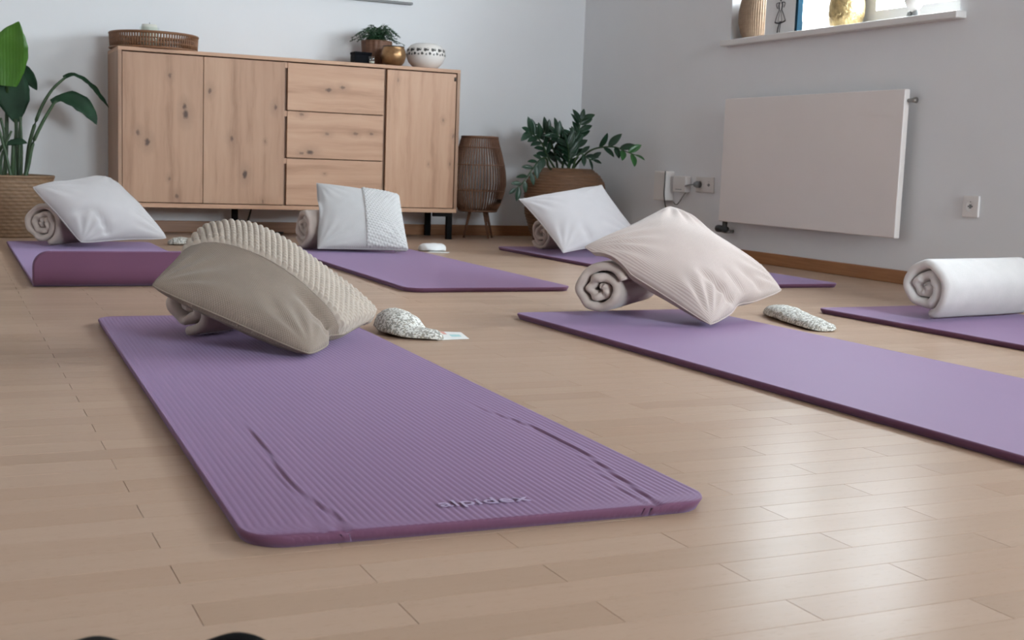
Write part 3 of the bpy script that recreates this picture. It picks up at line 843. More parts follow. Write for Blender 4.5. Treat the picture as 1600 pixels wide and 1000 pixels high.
# ------------------------------------------------------------------ sockets, wall unit
def socket(name, y0, y1, z0, z1, n, label):
    s = thing(name, (XR, (y0 + y1) / 2, (z0 + z1) / 2), label, 'socket')
    bx('cover_plate', (XR - .010, y0, z0), (XR - .0005, y1, z1), M['plastic'], s, .003)
    for k in range(n):
        yc = y0 + (y1 - y0) * (k + .5) / n; zc = (z0 + z1) / 2; r = .02
        m = MB()
        V = []; F = []
        for j in range(24):
            a = 2 * PI * j / 24
            V.append((XR - .0112, yc + r * math.cos(a), zc + r * math.sin(a)))
        for j in range(24):
            a = 2 * PI * j / 24
            V.append((XR - .0102, yc + (r - .003) * math.cos(a), zc + (r - .003) * math.sin(a)))
        for j in range(24): F.append((j, (j + 1) % 24, 24 + (j + 1) % 24, 24 + j))
        F.append(tuple(range(24, 48)))
        ins = mesh('socket_insert', V, F, M['plastic'], s)
        for dy in (-.0095, .0095):
            tube('pin_hole', [(XR - .0105, yc + dy, zc), (XR - .0108, yc + dy, zc)], .003, M['dark'], ins, 8)
        tube('earth_clip', [(XR - .0108, yc, zc + .016), (XR - .0108, yc, zc + .019)], .002, M['grey'], ins, 6)
        bx('insert_grey_patch', (XR - .0105, yc - .006, zc - .008), (XR - .0103, yc + .006, zc + .008), M['grey'], ins, 0)  # thin grey rectangle in the middle of the insert
    return s
socket('wall_socket', 3.553, 3.634, .294, .376, 1, 'single white wall socket on the right wall near the frame edge')
socket('wall_socket', 5.345, 5.505, .322, .402, 2, 'double white wall socket left of the radiator')
pg = thing('power_plug', (XR - .012, 5.466, .362), 'dark grey plug pushed into the double wall socket', 'plug')
tube('plug_body', [(XR - .0125, 5.466, .362), (XR - .03, 5.466, .362), (XR - .045, 5.472, .362)], [.018, .018, .010], M['grey'], pg, 14)
tube('cord', [(XR - .045, 5.472, .362), (XR - .05, 5.52, .355), (XR - .03, 5.575, .350)], .004, M['grey'], pg, 6, smooth_n=4)
wu = thing('wall_unit', (XR, 5.77, .35), 'flat white electric unit with a dark cord on the wall near the corner', 'appliance')
bx('housing', (XR - .060, 5.725, .267), (XR - .001, 5.845, .425), M['plastic'], wu, .006)
tube('cord', [(XR - .064, 5.722, .425), (XR - .066, 5.720, .36), (XR - .064, 5.724, .30), (XR - .05, 5.73, .245), (XR - .03, 5.74, .20), (XR - .02, 5.74, .05)], .0035, M['brassdark'], wu, 6, smooth_n=4)['label'] = 'dark cord along the right edge'
ad = thing('adapter_box', (XR, 5.62, .36), 'small white adapter box between wall unit and double socket', 'appliance')
bx('housing', (XR - .035, 5.565, .317), (XR - .001, 5.69, .402), M['plastic'], ad, .005)
bx('vent_strip', (XR - .0355, 5.60, .330), (XR - .0345, 5.66, .333), M['grey'], ad, 0)
tube('cord', [(XR - .02, 5.70, .262), (XR - .02, 5.66, .25), (XR - .02, 5.60, .30), (XR - .02, 5.58, .317)], .0035, M['grey'], ad, 6, smooth_n=4)

# ------------------------------------------------------------------ window sill things
ZS = 1.08
va = thing('wicker_vase', (3.70, 5.155, ZS), 'ribbed brown wicker vase at the left end of the window sill', 'vase')
prof = [(.01, ZS)] + [(float(np.interp(z, [0, .03, .08, .13, .19, .22], [.078, .095, .108, .110, .10, .085])), ZS + z) for z in np.linspace(0, .22, 24)] + [(.078, ZS + .22), (.09, ZS + .18), (.10, ZS + .11), (.07, ZS + .02), (.01, ZS + .015)]
lathe('body', prof, 3.70, 5.155, M['vase'], va, 240, lambda r, z, t: r + (.003 * abs(math.sin(30 * t)) if r > .07 else 0))
V, F = tube_geo([(3.70 + .085 * math.cos(2 * PI * k / 40), 5.155 + .085 * math.sin(2 * PI * k / 40), ZS + .22) for k in range(40)], .007, 6, closed=True)
mesh('rim', V, F, M['vase'], va)

dr = thing('line_drawing', (3.60, 4.87, ZS), 'white canvas with a black line drawing standing on the window sill', 'picture')
DX = 3.60
bx('canvas', (DX, 4.757, ZS + .001), (DX + .03, 4.985, ZS + .20), M['canvas'], dr, .001)
bx('canvas_edge', (DX - .0002, 4.738, ZS + .001), (DX + .0302, 4.7565, ZS + .20), M['navy'], dr, .001)['label'] = 'dark blue right edge of the canvas'
m = MB()
def ink(P, r=.0022):
    a, b = tube_geo([(DX - .0008, 4.872 - p[0], ZS + .005 + p[1] * .92) for p in smooth_path([(q[0], q[1], 0) for q in P], 4)], r, 5); m.add(a, b)
ink([(-.012, .005), (-.008, .03), (.004, .06)], .003); ink([(.004, .006), (.006, .03), (.012, .06)], .0022)   # legs
ink([(-.034, .058), (-.01, .052), (.02, .053), (.046, .060)], .0035)                                            # hem
ink([(-.034, .058), (-.022, .09), (-.006, .118)], .002); ink([(.046, .060), (.030, .09), (.012, .118)], .002)   # skirt sides
ink([(-.010, .056), (-.006, .09), (.002, .116)], .001); ink([(.018, .056), (.012, .09), (.006, .116)], .001)
ink([(-.006, .118), (-.010, .14), (-.004, .155)], .003); ink([(.012, .118), (.016, .14), (.010, .155)], .003)   # bodice
ink([(-.004, .155), (-.03, .15), (-.02, .125)], .002); ink([(.010, .155), (.036, .15), (.028, .128)], .002)     # arms
ink([(.003, .16), (.003, .178)], .004); ink([(.003, .178), (-.008, .192), (.003, .205), (.013, .192), (.003, .178)], .002)
o = m.build('drawn_figure', M['ink'], dr, True); o['label'] = 'black ink lines of a standing figure in a skirt'

gp = thing('gold_vase', (3.70, 4.52, ZS), 'hammered gold vase beside the drawing on the window sill', 'vase')
prof = [(.01, ZS)] + [(float(np.interp(z, [0, .02, .07, .12, .16, .18], [.055, .068, .080, .078, .068, .06])), ZS + z) for z in np.linspace(0, .18, 16)] + [(.055, ZS + .18), (.07, ZS + .12), (.05, ZS + .02), (.01, ZS + .015)]
lathe('body', prof, 3.70, 4.52, M['gold'], gp, 48, lambda r, z, t: r + .0015 * math.sin(9 * t + 90 * z) * math.sin(7 * t - 60 * z))
V, F = tube_geo([(3.70 + .06 * math.cos(2 * PI * k / 40), 4.52 + .06 * math.sin(2 * PI * k / 40), ZS + .18) for k in range(40)], .004, 6, closed=True)
mesh('rim', V, F, M['gold'], gp)

orn = thing('glass_ornament', (3.66, 4.05, ZS), 'small grey and white ornament at the right part of the window sill', 'ornament')
for dy in (-.016, .016):
    lathe('foot', [(.004, ZS), (.012, ZS), (.017, ZS + .014), (.014, ZS + .032), (.004, ZS + .038)], 3.66, 4.05 + dy, M['grey'], orn, 20)
lathe('bowl', [(.005, ZS + .03), (.012, ZS + .034), (.03, ZS + .05), (.04, ZS + .075), (.038, ZS + .1), (.034, ZS + .1), (.035, ZS + .075), (.026, ZS + .055), (.005, ZS + .04)], 3.66, 4.05, M['ceramic'], orn, 28)

# ------------------------------------------------------------------ yoga mats
TK = 0.015
def make_mat(label, x0, y0, W=.60, L=1.90, ang=0.0, rc=.05, nx=60, ny=60, rib=None, creases=(), curl=None, group='purple yoga mats'):
    """x0,y0: near left corner on the floor; ang: turn of the long side (positive leans right)"""
    ca, sa = math.cos(ang), math.sin(ang)
    o_ = thing('yoga_mat', (x0, y0, 0), label, 'yoga mat', group)
    t = np.linspace(0, 1, ny + 1)
    yy = np.concatenate([rc * (1 - np.cos(np.linspace(0, PI / 2, 9)))[:-1], np.linspace(rc, L - rc, ny), (L - rc + rc * np.sin(np.linspace(0, PI / 2, 9)))[1:]])
    nY = len(yy)
    ux = np.linspace(-1, 1, nx + 1)
    ux = np.concatenate([[-1.0], np.linspace(-1 + .006, 1 - .006, nx - 1), [1.0]])
    top = []; bot = []
    for y in yy:
        dy = max(0, rc - y) if y < rc else (max(0, y - (L - rc)))
        hw = W / 2 - rc + math.sqrt(max(0, rc * rc - dy * dy))
        x = ux * hw + W / 2
        z = np.full_like(x, TK)
        if rib: z = z + rib[1] * (np.abs(np.sin(PI * x / rib[0])) - .5)
        z[0] -= .003; z[-1] -= .003
        if y < 1e-6 or y > L - 1e-6: z = z - .003
        for (pts, A, sg) in creases:
            py = [p[1] for p in pts]; px = [p[0] for p in pts]
            if y <= max(py) + .12:
                cx_ = np.interp(y, py, px)
                fade = np.clip((max(py) + .12 - y) / .25, 0, 1)
                dd = x - cx_
                near = 1.0 + 2.6 * math.exp(-(y / .016) ** 2)
                z = z + fade * near * (-A * np.exp(-(dd / sg) ** 2) + .7 * A * np.exp(-((dd - 1.9 * sg) / (1.1 * sg)) ** 2) * (1 - math.exp(-(y / .03) ** 2)))
        z = z + .0005 * np.array([noise.noise((q * 3 + x0, y * 2.2, .3)) for q in x])
        top.append(np.stack([x, np.full_like(x, y), z], 1)); bot.append(np.stack([W / 2 + (x - W / 2) * (1 - .010 / W), np.full_like(x, L / 2 + (y - L / 2) * (1 - .010 / L)), np.zeros_like(x)], 1))
    T_ = np.array(top).reshape(-1, 3); B_ = np.array(bot).reshape(-1, 3)
    def bend(P):
        if not curl: return P
        yc, R, amax = curl                 # the part nearer than yc turns upwards
        Q = P.copy()
        for i in range(len(P)):
            s = yc - P[i, 1]
            if s <= 0: continue
            z = P[i, 2]; rr = R
            a = min(s / rr, amax)
            # centre of curvature above: (yc, R)
            yb = yc - (rr - z) * math.sin(a); zb = rr - (rr - z) * math.cos(a)
            ex = s - a * rr
            if ex > 0:
                yb -= ex * math.cos(a); zb += ex * math.sin(a)
            Q[i, 1] = yb; Q[i, 2] = zb
        return Q
    T_ = bend(T_); B_ = bend(B_)
    A = np.concatenate([T_, B_])
    Wd = np.empty_like(A)
    Wd[:, 0] = x0 + A[:, 0] * ca + A[:, 1] * sa; Wd[:, 1] = y0 - A[:, 0] * sa + A[:, 1] * ca; Wd[:, 2] = A[:, 2] + .0004
    F = []; k = nx + 1; off = nY * k
    for i in range(nY - 1):
        for j in range(nx):
            a = i * k + j
            F.append((a, a + 1, a + k + 1, a + k)); F.append((off + a, off + a + k, off + a + k + 1, off + a + 1))
        a = i * k; F.append((a, a + k, off + a + k, off + a)); a = i * k + nx; F.append((a, off + a, off + a + k, a + k))
    for j in range(nx):
        F.append((j, off + j, off + j + 1, j + 1)); a = (nY - 1) * k + j; F.append((a, a + 1, off + a + 1, off + a))
    mesh('foam_sheet', Wd, F, M['mat'], o_, True)
    return o_, (lambda x, y, z=TK: (x0 + x * ca + y * sa, y0 - x * sa + y * ca, z))

A1 = 0.031
mat1, L1 = make_mat('ribbed purple yoga mat in the foreground under the beige knitted pillow', .297, 1.300, .600, 1.915, A1, .05, 396, 110, rib=(.0091, .0010),
    creases=(([(.112, .0), (.116, .06), (.104, .13), (.098, .22), (.104, .36), (.114, .62)], .0014, .0035), ([(.086, .08), (.098, .12), (.088, .24), (.088, .37)], .0008, .003),
             ([(.512, .0), (.517, .04), (.530, .16), (.547, .29), (.545, .45), (.515, .62)], .0015, .0035), ([(.500, .0), (.498, .06), (.512, .16), (.535, .29)], .0008, .003)))
# printed word near the front edge
fc = bpy.data.curves.new('logo', 'FONT'); fc.body = 'alpidex'; fc.size = .046; fc.align_x = 'LEFT'; fc.extrude = .0003; fc.resolution_u = 3
fo = bpy.data.objects.new('logo_tmp', fc); link(fo)
bpy.context.view_layer.update()
lm = bpy.data.meshes.new_from_object(fo.evaluated_get(bpy.context.evaluated_depsgraph_get()))
bpy.data.objects.remove(fo)
lm.materials.clear(); lm.materials.append(M['logo'])
xs = [v.co.x for v in lm.vertices]; sx = .118 / (max(xs) - min(xs))
lo_ = bpy.data.objects.new('printed_word', lm); link(lo_, mat1)
p = Vector(L1(.247, .060, TK + .0016)) - BASE[mat1.name]
lo_.matrix_local = Matrix.Translation(p) @ Matrix.Rotation(-A1 - .02, 4, 'Z') @ Matrix.Diagonal((sx, sx * .85, 1, 1))
lo_['label'] = 'pale lilac lettering printed near the front edge'

make_mat('purple yoga mat at the right under the pink striped pillow', 1.505, 1.245, .615, 1.90, -.017, .03, 134, 60, rib=(.0091, .0008))
make_mat('purple yoga mat at the right edge under the lone rolled white blanket', 2.565, 1.23, .61, 1.90, -.022, .03, 100, 50, rib=(.0122, .0006))
make_mat('purple yoga mat in front of the sideboard under the upright white knit pillow', 1.395, 3.800, .612, 1.90, .012, .06, 100, 50, rib=(.0122, .0006))
make_mat('purple yoga mat mostly hidden behind the pink striped pillow', 2.565, 3.83, .64, 1.895, .0, .05, 100, 50, rib=(.0122, .0006))
make_mat('purple yoga mat at the left with its near end curled up', .262, 3.945, .61, 1.92, .006, .05, 100, 70, rib=(.0122, .0006), curl=(.140, .045, 1.62))

# ------------------------------------------------------------------ rolled blankets
def blanket(label, x0, x1, yc, R, seed, turns=3.2, mat='fleece', start=0.0, tail=-.8, zb=TK + .0015, sq=.95, gap=.86, core=.02, yaw=0.0, th_in=None):
    """fleece sheet rolled about an axis along X; x0 is the end we see"""
    r = random.Random(seed)
    th_max = turns * 2 * PI
    pitch = (R - core) / turns
    th = pitch * gap
    n = int(turns * 44)
    V = []; K = 0
    L = x1 - x0
    xs_out = np.linspace(0, 1, 12)
    b = (x0, yc, zb)
    rows = []
    for i in range(n + 1):
        a = th_max * i / n
        rc_ = core + pitch * a / (2 * PI) - th / 2
        ang = tail - (th_max - a)
        e0 = x0 + .012 * noise.noise((math.cos(ang) * 1.3 + seed, math.sin(ang) * 1.3, a * .25)) + .016 * (1 - a / th_max) ** 2
        e1 = x1 + .012 * noise.noise((math.cos(ang) * 1.3 - seed, math.sin(ang) * 1.3, a * .25 + 5))
        loop = []
        hb = th / 2
        for s in xs_out: loop.append((e0 + hb + (e1 - e0 - 2 * hb) * s, hb))
        for q in (.25, .5, .75): loop.append((e1 - hb + hb * math.sin(PI * q), hb * math.cos(PI * q)))
        for s in xs_out[::-1]: loop.append((e0 + hb + (e1 - e0 - 2 * hb) * s, -hb))
        for q in (.25, .5, .75): loop.append((e0 + hb - hb * math.sin(PI * q), -hb * math.cos(PI * q)))
        for (x, dr_) in loop:
            wob = 1 + .05 * noise.noise((math.cos(ang) * .9 + seed * 3.1, math.sin(ang) * .9, (x - x0) * 4))
            crk = 0.15 * (1 - a / th_max) ** .7 * noise.noise((math.cos(ang) * 1.6 + seed * 2, math.sin(ang) * 1.6, a * .12)) * 2.6
            rr = rc_ * (wob + crk) + dr_
            y = rr * math.cos(ang); z = rr * math.sin(ang) * sq
            zz = zb + R * sq + z
            fl_ = zb + (R - rc_ - th / 2) * .30 + (hb - dr_) * .8
            if zz < fl_ and rc_ > R * .5: zz = fl_ + (zz - fl_) * .12
            if zz < zb: zz = zb
            dx = x - x0
            rows.append((x0 + dx * math.cos(yaw) - y * math.sin(yaw), yc + dx * math.sin(yaw) + y * math.cos(yaw), zz))
        K = len(loop)
    F = []
    for i in range(n):
        for k in range(K):
            k2 = (k + 1) % K
            F.append((i * K + k, i * K + k2, (i + 1) * K + k2, (i + 1) * K + k))
    F.append(tuple(range(K))[::-1]); F.append(tuple(n * K + k for k in range(K)))
    o_ = mesh('rolled_blanket', rows, F, M[mat], None, True, base=b)
    tag(o_, label, 'blanket', 'rolled fleece blankets')
    return o_

ROLLS = {   # visible end x, y, length, radius, turn of the axis
    'p1': (.505, 2.84, .40, .076, .62), 'p2': (1.645, 2.965, .38, .086, .72), 'r3': (2.665, 2.825, .46, .101, .15),
    'p4': (1.49, 5.47, .39, .104, .12), 'p5': (2.70, 5.50, .36, .085, .25), 'p6': (.392, 5.52, .36, .100, .85)}
def roll_of(k, label, seed, **kw):
    x, y, L, r_, yw = ROLLS[k]
    blanket(label, x, x + L, y, r_, seed, yaw=yw, **kw)
roll_of('p1', 'crumpled cream blanket roll under the beige knitted pillow', 3, turns=2.3, tail=-1.7, gap=.82, core=.012)
roll_of('p2', 'cream blanket roll under the pink striped pillow', 5, turns=2.4, tail=2.7, gap=.84, core=.012)
roll_of('r3', 'lone white blanket roll with no pillow on the right mat', 9, turns=2.6, mat='fleece_white', tail=-1.9, gap=.86, core=.012)
roll_of('p4', 'cream blanket roll beside the upright white knit pillow', 12, turns=3.0, tail=-.6, gap=.86, core=.014)
roll_of('p5', 'cream blanket roll hidden behind the white pillow near the plant basket', 15, turns=2.8, tail=-.6, gap=.8)
roll_of('p6', 'cream blanket roll under the white pillow on the curled mat', 21, turns=3.0, tail=-2.0, gap=.86, core=.014)

# ------------------------------------------------------------------ pillows
def pillow_surf(P, Tt, Tb, n=56, pinch=.06, wr=.003, seed=0, roll=None, zmin=None, cr=.0, power=.5, sag=0.0, wfreq=9, bulge=None, dents=(), notch=None):
    """P: corners a(-1,-1) b(+1,-1) c(+1,+1) d(-1,+1); returns top and bottom point grids"""
    P = [np.array(p, float) for p in P]
    s = np.linspace(-1, 1, n + 1); s = np.sin(s * PI / 2) * .7 + s * .3
    U, Vv = np.meshgrid(s, s, indexing='ij')
    u = U * (1 - pinch * (1 - Vv ** 2)); v = Vv * (1 - pinch * (1 - U ** 2))
    if notch: v = v * (1 - notch[1] * np.exp(-((U - notch[0]) / notch[2]) ** 2) * np.clip(Vv * 2 - 1, 0, 1) ** 2)
    kk = 1 - cr * (np.abs(U) ** 5) * (np.abs(Vv) ** 5); u = u * kk; v = v * kk
    def bil(u, v):
        return ((1 - u) * (1 - v))[..., None] / 4 * P[0] + ((1 + u) * (1 - v))[..., None] / 4 * P[1] + ((1 + u) * (1 + v))[..., None] / 4 * P[2] + ((1 - u) * (1 + v))[..., None] / 4 * P[3]
    B0 = bil(u, v)
    du = (P[1] + P[2] - P[0] - P[3]); dv = (P[2] + P[3] - P[0] - P[1])
    N = np.cross(du, dv); N /= np.linalg.norm(N)
    if N[2] < 0: N = -N
    prof = np.clip((1 - U ** 2), 0, 1) * np.clip((1 - Vv ** 2), 0, 1)
    h = prof ** power
    W = np.zeros_like(U)
    for ci, (cu, cv_) in enumerate(((-1, -1), (1, -1), (1, 1), (-1, 1))):
        a = np.arctan2(Vv - cv_, U - cu); d = np.hypot(U - cu, Vv - cv_)
        W += np.sin(a * wfreq * 2 + seed + ci * 1.7 + np.sin(d * 3)) * np.exp(-((d - .45) / .35) ** 2)
    for i in range(n + 1):
        for j in range(n + 1):
            W[i, j] += 1.1 * noise.noise((U[i, j] * 1.6 + seed, Vv[i, j] * 1.6, seed * 1.3)) * 2
    edge = np.clip(prof * 6, 0, 1)
    D = np.zeros_like(U)
    for (u0, v0, u1, v1, A, sg) in dents:
        L2 = (u1 - u0) ** 2 + (v1 - v0) ** 2
        tt = np.clip(((U - u0) * (u1 - u0) + (Vv - v0) * (v1 - v0)) / L2, 0, 1)
        dd = np.hypot(U - u0 - tt * (u1 - u0), Vv - v0 - tt * (v1 - v0))
        D += A * np.exp(-(dd / sg) ** 2) * np.sin(PI * np.clip(tt * .8 + .1, 0, 1))
    sagf = sag * (1 - U ** 2) * (1 - Vv ** 2)
    if bulge is not None: sagf = sagf + bulge(U, Vv)
    Tp = B0 + N * (Tt * h + W * wr * edge - D * edge)[..., None] + np.array([0, 0, 1.0]) * sagf[..., None]
    Bt = B0 - N * (Tb * h - W * wr * edge * .5)[..., None] + np.array([0, 0, 1.0]) * sagf[..., None]
    for G, isb in ((Tp, False), (Bt, True)):
        if roll is not None:
            x0r, y0r, Lr, R, yw = roll
            zc = TK + .0015 + R * .95
            cs, sn = math.cos(yw), math.sin(yw)
            gx = (G[..., 0] - x0r) * cs + (G[..., 1] - y0r) * sn
            gy = -(G[..., 0] - x0r) * sn + (G[..., 1] - y0r) * cs
            gz = G[..., 2] - zc
            d = np.hypot(gy, gz)
            RR = R * 1.05 + (.003 if isb else .014)
            fade = np.clip((gx + .32) / .12, 0, 1) * np.clip((Lr + .05 - gx) / .05, 0, 1)
            ny = np.where(d < 1e-4, 0, gy / np.maximum(d, 1e-4)); nz_ = np.abs(gz) / np.maximum(d, 1e-4)
            push = np.clip(RR - d, 0, None) * fade
            G[..., 2] += push * np.maximum(nz_, .25)
            gy2 = push * ny * .6
            G[..., 0] -= gy2 * sn; G[..., 1] += gy2 * cs
        if zmin is not None:
            lim = zmin + (0.0 if isb else .004)
            low = G[..., 2] < lim
            G[..., 2] = np.where(low, lim + np.clip((G[..., 2] - lim) * .04, -.0, 0), G[..., 2])
    return U, Vv, Tp, Bt

def pillow_mesh(name, S, mat, parent, uvscale=1.0):
    U, Vv, Tp, Bt = S
    n = U.shape[0] - 1; k = n + 1
    idx_t = np.arange(k * k).reshape(k, k)
    V = Tp.reshape(-1, 3).tolist()
    idx_b = idx_t.copy(); c = k * k
    uvs = [(a * .5 + .5, b * .5 + .5) for a, b in zip(U.ravel(), Vv.ravel())]
    for i in range(1, n):
        for j in range(1, n):
            idx_b[i, j] = c; V.append(Bt[i, j].tolist()); uvs.append((U[i, j] * .5 + .5, Vv[i, j] * .5 + .5)); c += 1
    F = []
    for i in range(n):
        for j in range(n):
            F.append((int(idx_t[i, j]), int(idx_t[i + 1, j]), int(idx_t[i + 1, j + 1]), int(idx_t[i, j + 1])))
            F.append((int(idx_b[i, j]), int(idx_b[i, j + 1]), int(idx_b[i + 1, j + 1]), int(idx_b[i + 1, j])))
    bm_n = np.cross(Tp[n // 2 + 1, n // 2] - Tp[n // 2, n // 2], Tp[n // 2, n // 2 + 1] - Tp[n // 2, n // 2])
    if bm_n[2] < 0: F = [f[::-1] for f in F]
    o = mesh(name, V, F, mat, parent, True)
    ul = o.data.uv_layers.new(name='UVMap')
    li = np.empty(len(o.data.loops), int); o.data.loops.foreach_get('vertex_index', li)
    ul.data.foreach_set('uv', np.array(uvs)[li].ravel())
    return o

def sample(S, u, v, side='t'):
    U, Vv, Tp, Bt = S
    G = Tp if side == 't' else Bt
    su = U[:, 0]; sv = Vv[0]
    iu = np.clip(np.searchsorted(su, u) - 1, 0, len(su) - 2); iv = np.clip(np.searchsorted(sv, v) - 1, 0, len(sv) - 2)
    a = (u - su[iu]) / (su[iu + 1] - su[iu]); b = (v - sv[iv]) / (sv[iv + 1] - sv[iv])
    return (G[iu, iv] * ((1 - a) * (1 - b))[..., None] + G[iu + 1, iv] * (a * (1 - b))[..., None] + G[iu + 1, iv + 1] * (a * b)[..., None] + G[iu, iv + 1] * ((1 - a) * b)[..., None])

def knit_band(S, parent, mat, u0, nrib, nst, A, flip=1, lift=.004, res=8, slant=0.25, name='knitted_band'):
    """thick knitted band over u in [u0, 1] of the top side, wrapping round the edge to the underside"""
    nv = nrib * res; nu = nst * 6
    vv = np.linspace(-1, 1, nv + 1)
    tt = np.linspace(0, 1, nu + 1)
    # u runs u0 -> 1 on the top, then back to .72 underneath
    La, Lb = 1 - u0, .28
    s = tt * (La + Lb)
    T_, V_ = np.meshgrid(s, vv, indexing='ij')
    topm = T_ <= La
    u_t = u0 + np.minimum(T_, La); u_b = 1 - np.maximum(T_ - La, 0)
    Gt = sample(S, u_t, V_, 't'); Gb = sample(S, u_b, V_, 'b')
    G = np.where(topm[..., None], Gt, Gb)
    gu = np.gradient(G, axis=0); gv = np.gradient(G, axis=1)
    N = np.cross(gu, gv); ln = np.linalg.norm(N, axis=-1, keepdims=True); N = N / np.maximum(ln, 1e-12)
    c = N[nu // 3, nv // 2]
    if c[2] < 0: N = -N
    # smooth normals
    for _ in range(6):
        N = (N + np.roll(N, 1, 0) + np.roll(N, -1, 0) + np.roll(N, 1, 1) + np.roll(N, -1, 1)) / 5
        N[0] = N[1]; N[-1] = N[-2]; N[:, 0] = N[:, 1]; N[:, -1] = N[:, -2]
    N /= np.maximum(np.linalg.norm(N, axis=-1, keepdims=True), 1e-9)
    ph = (V_ * .5 + .5) * nrib + slant * (T_ / (La + Lb)) * nst
    q = T_ / (La + Lb) * nst
    par = np.floor(ph)
    rib = np.abs(np.sin(PI * ph)) ** .7
    st = np.abs(np.sin(PI * (q + .5 * (par % 2)))) ** .8
    hgt = A * (.25 * rib + .75 * np.minimum(rib, st) ** .8)
    edge = np.minimum(np.minimum(tt[:, None] * 40, 1), np.minimum((1 - tt[:, None]) * 30, 1)) * np.minimum(np.minimum((vv[None] + 1) * 25, 1), np.minimum((1 - vv[None]) * 25, 1))
    G = G + N * ((lift + hgt) * (.25 + .75 * edge) - .002 * (1 - edge))[..., None]
    G[..., 2] = np.maximum(G[..., 2], TK + .002)
    F = []
    k = nv + 1
    for i in range(nu):
        for j in range(nv):
            a = i * k + j
            F.append((a, a + 1, a + k + 1, a + k))
    o = mesh(name, G.reshape(-1, 3), F, mat, parent, True)
    return o

def seam(S, parent, mat, r=.0025, name='piping'):
    U, Vv, Tp, Bt = S
    n = U.shape[0] - 1
    ring = [Tp[i, 0] for i in range(n)] + [Tp[n, j] for j in range(n)] + [Tp[n - i, n] for i in range(n)] + [Tp[0, n - j] for j in range(n)]
    ring = ring[::2]
    V, F = tube_geo(ring, r, 6, closed=True)
    V = [(v[0], v[1], max(v[2], TK + .001)) for v in V]
    return mesh(name, V, F, mat, parent, True)

# 1 beige pillow, chunky knitted band along its far side (foreground)
def b1(U, V): return .05 * np.exp(-((U - .30) / .6) ** 2 - ((V + .35) / .8) ** 2)
S1 = pillow_surf([(.395, 2.665, .150), (.600, 2.975, .240), (.962, 2.80, .058), (.690, 2.440, .024)], .072, .05, 64, .03, .0022, 1.3, cr=.06, power=.45, notch=(-.30, .10, .14),
                 roll=ROLLS['p1'], zmin=TK + .0025, bulge=b1, dents=((-.32, 1.1, -.34, .45, .026, .08), (-.5, 1.1, -.48, .7, .010, .05)))
p1 = thing('pillow', (.70, 2.70, TK), 'beige woven pillow with a chunky knitted band on the foreground mat', 'pillow', 'pillows leaning on the blanket rolls')
pillow_mesh('cover', S1, M['knit_beige'], p1)
o = knit_band(S1, p1, M['knit_band'], -.17, 30, 30, .0072, slant=.30); o['label'] = 'cream chunky knitted band'
seam(S1, p1, M['knit_beige'], .002)

# 2 pink striped pillow (right)
S2 = pillow_surf([(1.585, 2.98, .216), (1.972, 3.15, .333), (2.275, 2.965, .088), (1.86, 2.73, .020)], .085, .06, 64, .07, .0042, 4.1, cr=.055,
                 roll=ROLLS['p2'], zmin=TK + .0025, wfreq=10, notch=(-.1, .07, .2), dents=((-.35, 1.0, -.5, .35, .02, .06), (.4, 1, .2, .55, .012, .07), (-.05, .95, -.1, .5, .010, .05)))
p2 = thing('pillow', (1.95, 2.95, TK), 'pale pink finely striped pillow tilted over a blanket roll at the right', 'pillow', 'pillows leaning on the blanket rolls')
pillow_mesh('cover', S2, M['corduroy'], p2); seam(S2, p2, M['corduroy'], .002)

# 3 white pillow on the curled mat (left)
S3 = pillow_surf([(.340, 5.40, .272), (.675, 5.72, .318), (.922, 5.50, .050), (.530, 5.35, .040)], .105, .05, 48, .08, .004, 2.2, cr=.07,
                 roll=ROLLS['p6'], zmin=TK + .0025, dents=((-.4, 1, -.5, .4, .02, .07), (-.9, .2, -.5, .3, .014, .07)))
p3 = thing('pillow', (.63, 5.6, TK), 'plain white pillow on the curled mat in front of the left basket', 'pillow', 'pillows leaning on the blanket rolls')
pillow_mesh('cover', S3, M['cotton_shaded'], p3); seam(S3, p3, M['cotton_shaded'], .002)

# 4 upright white knit pillow, chunky band on its right side
S4 = pillow_surf([(1.515, 5.285, .032), (1.905, 5.215, .032), (1.945, 5.47, .268), (1.575, 5.53, .312)], .060, .05, 48, .02, .0018, 6.5,
                 roll=ROLLS['p4'], zmin=TK + .0025, power=.42)
p4 = thing('pillow', (1.73, 5.35, TK), 'upright white knit pillow with a textured band in front of the drawers', 'pillow', 'pillows leaning on the blanket rolls')
pillow_mesh('cover', S4, M['knit_white'], p4)
o = knit_band(S4, p4, M['knit_white2'], .06, 26, 16, .0046, slant=.25, res=6); o['label'] = 'white textured knitted band'
seam(S4, p4, M['knit_white'], .002)

# 5 bright white pillow in front of the coiled basket
S5 = pillow_surf([(2.54, 5.41, .265), (2.977, 5.39, .345), (3.03, 5.06, .095), (2.61, 5.06, .036)], .07, .055, 48, .05, .003, 8.8,
                 roll=ROLLS['p5'], zmin=TK + .0025, dents=((-.3, 1, -.3, .5, .01, .08),))
p5 = thing('pillow', (2.8, 5.22, TK), 'bright white pillow propped up before the coiled basket', 'pillow', 'pillows leaning on the blanket rolls')
pillow_mesh('cover', S5, M['cotton'], p5); seam(S5, p5, M['cotton'], .002)

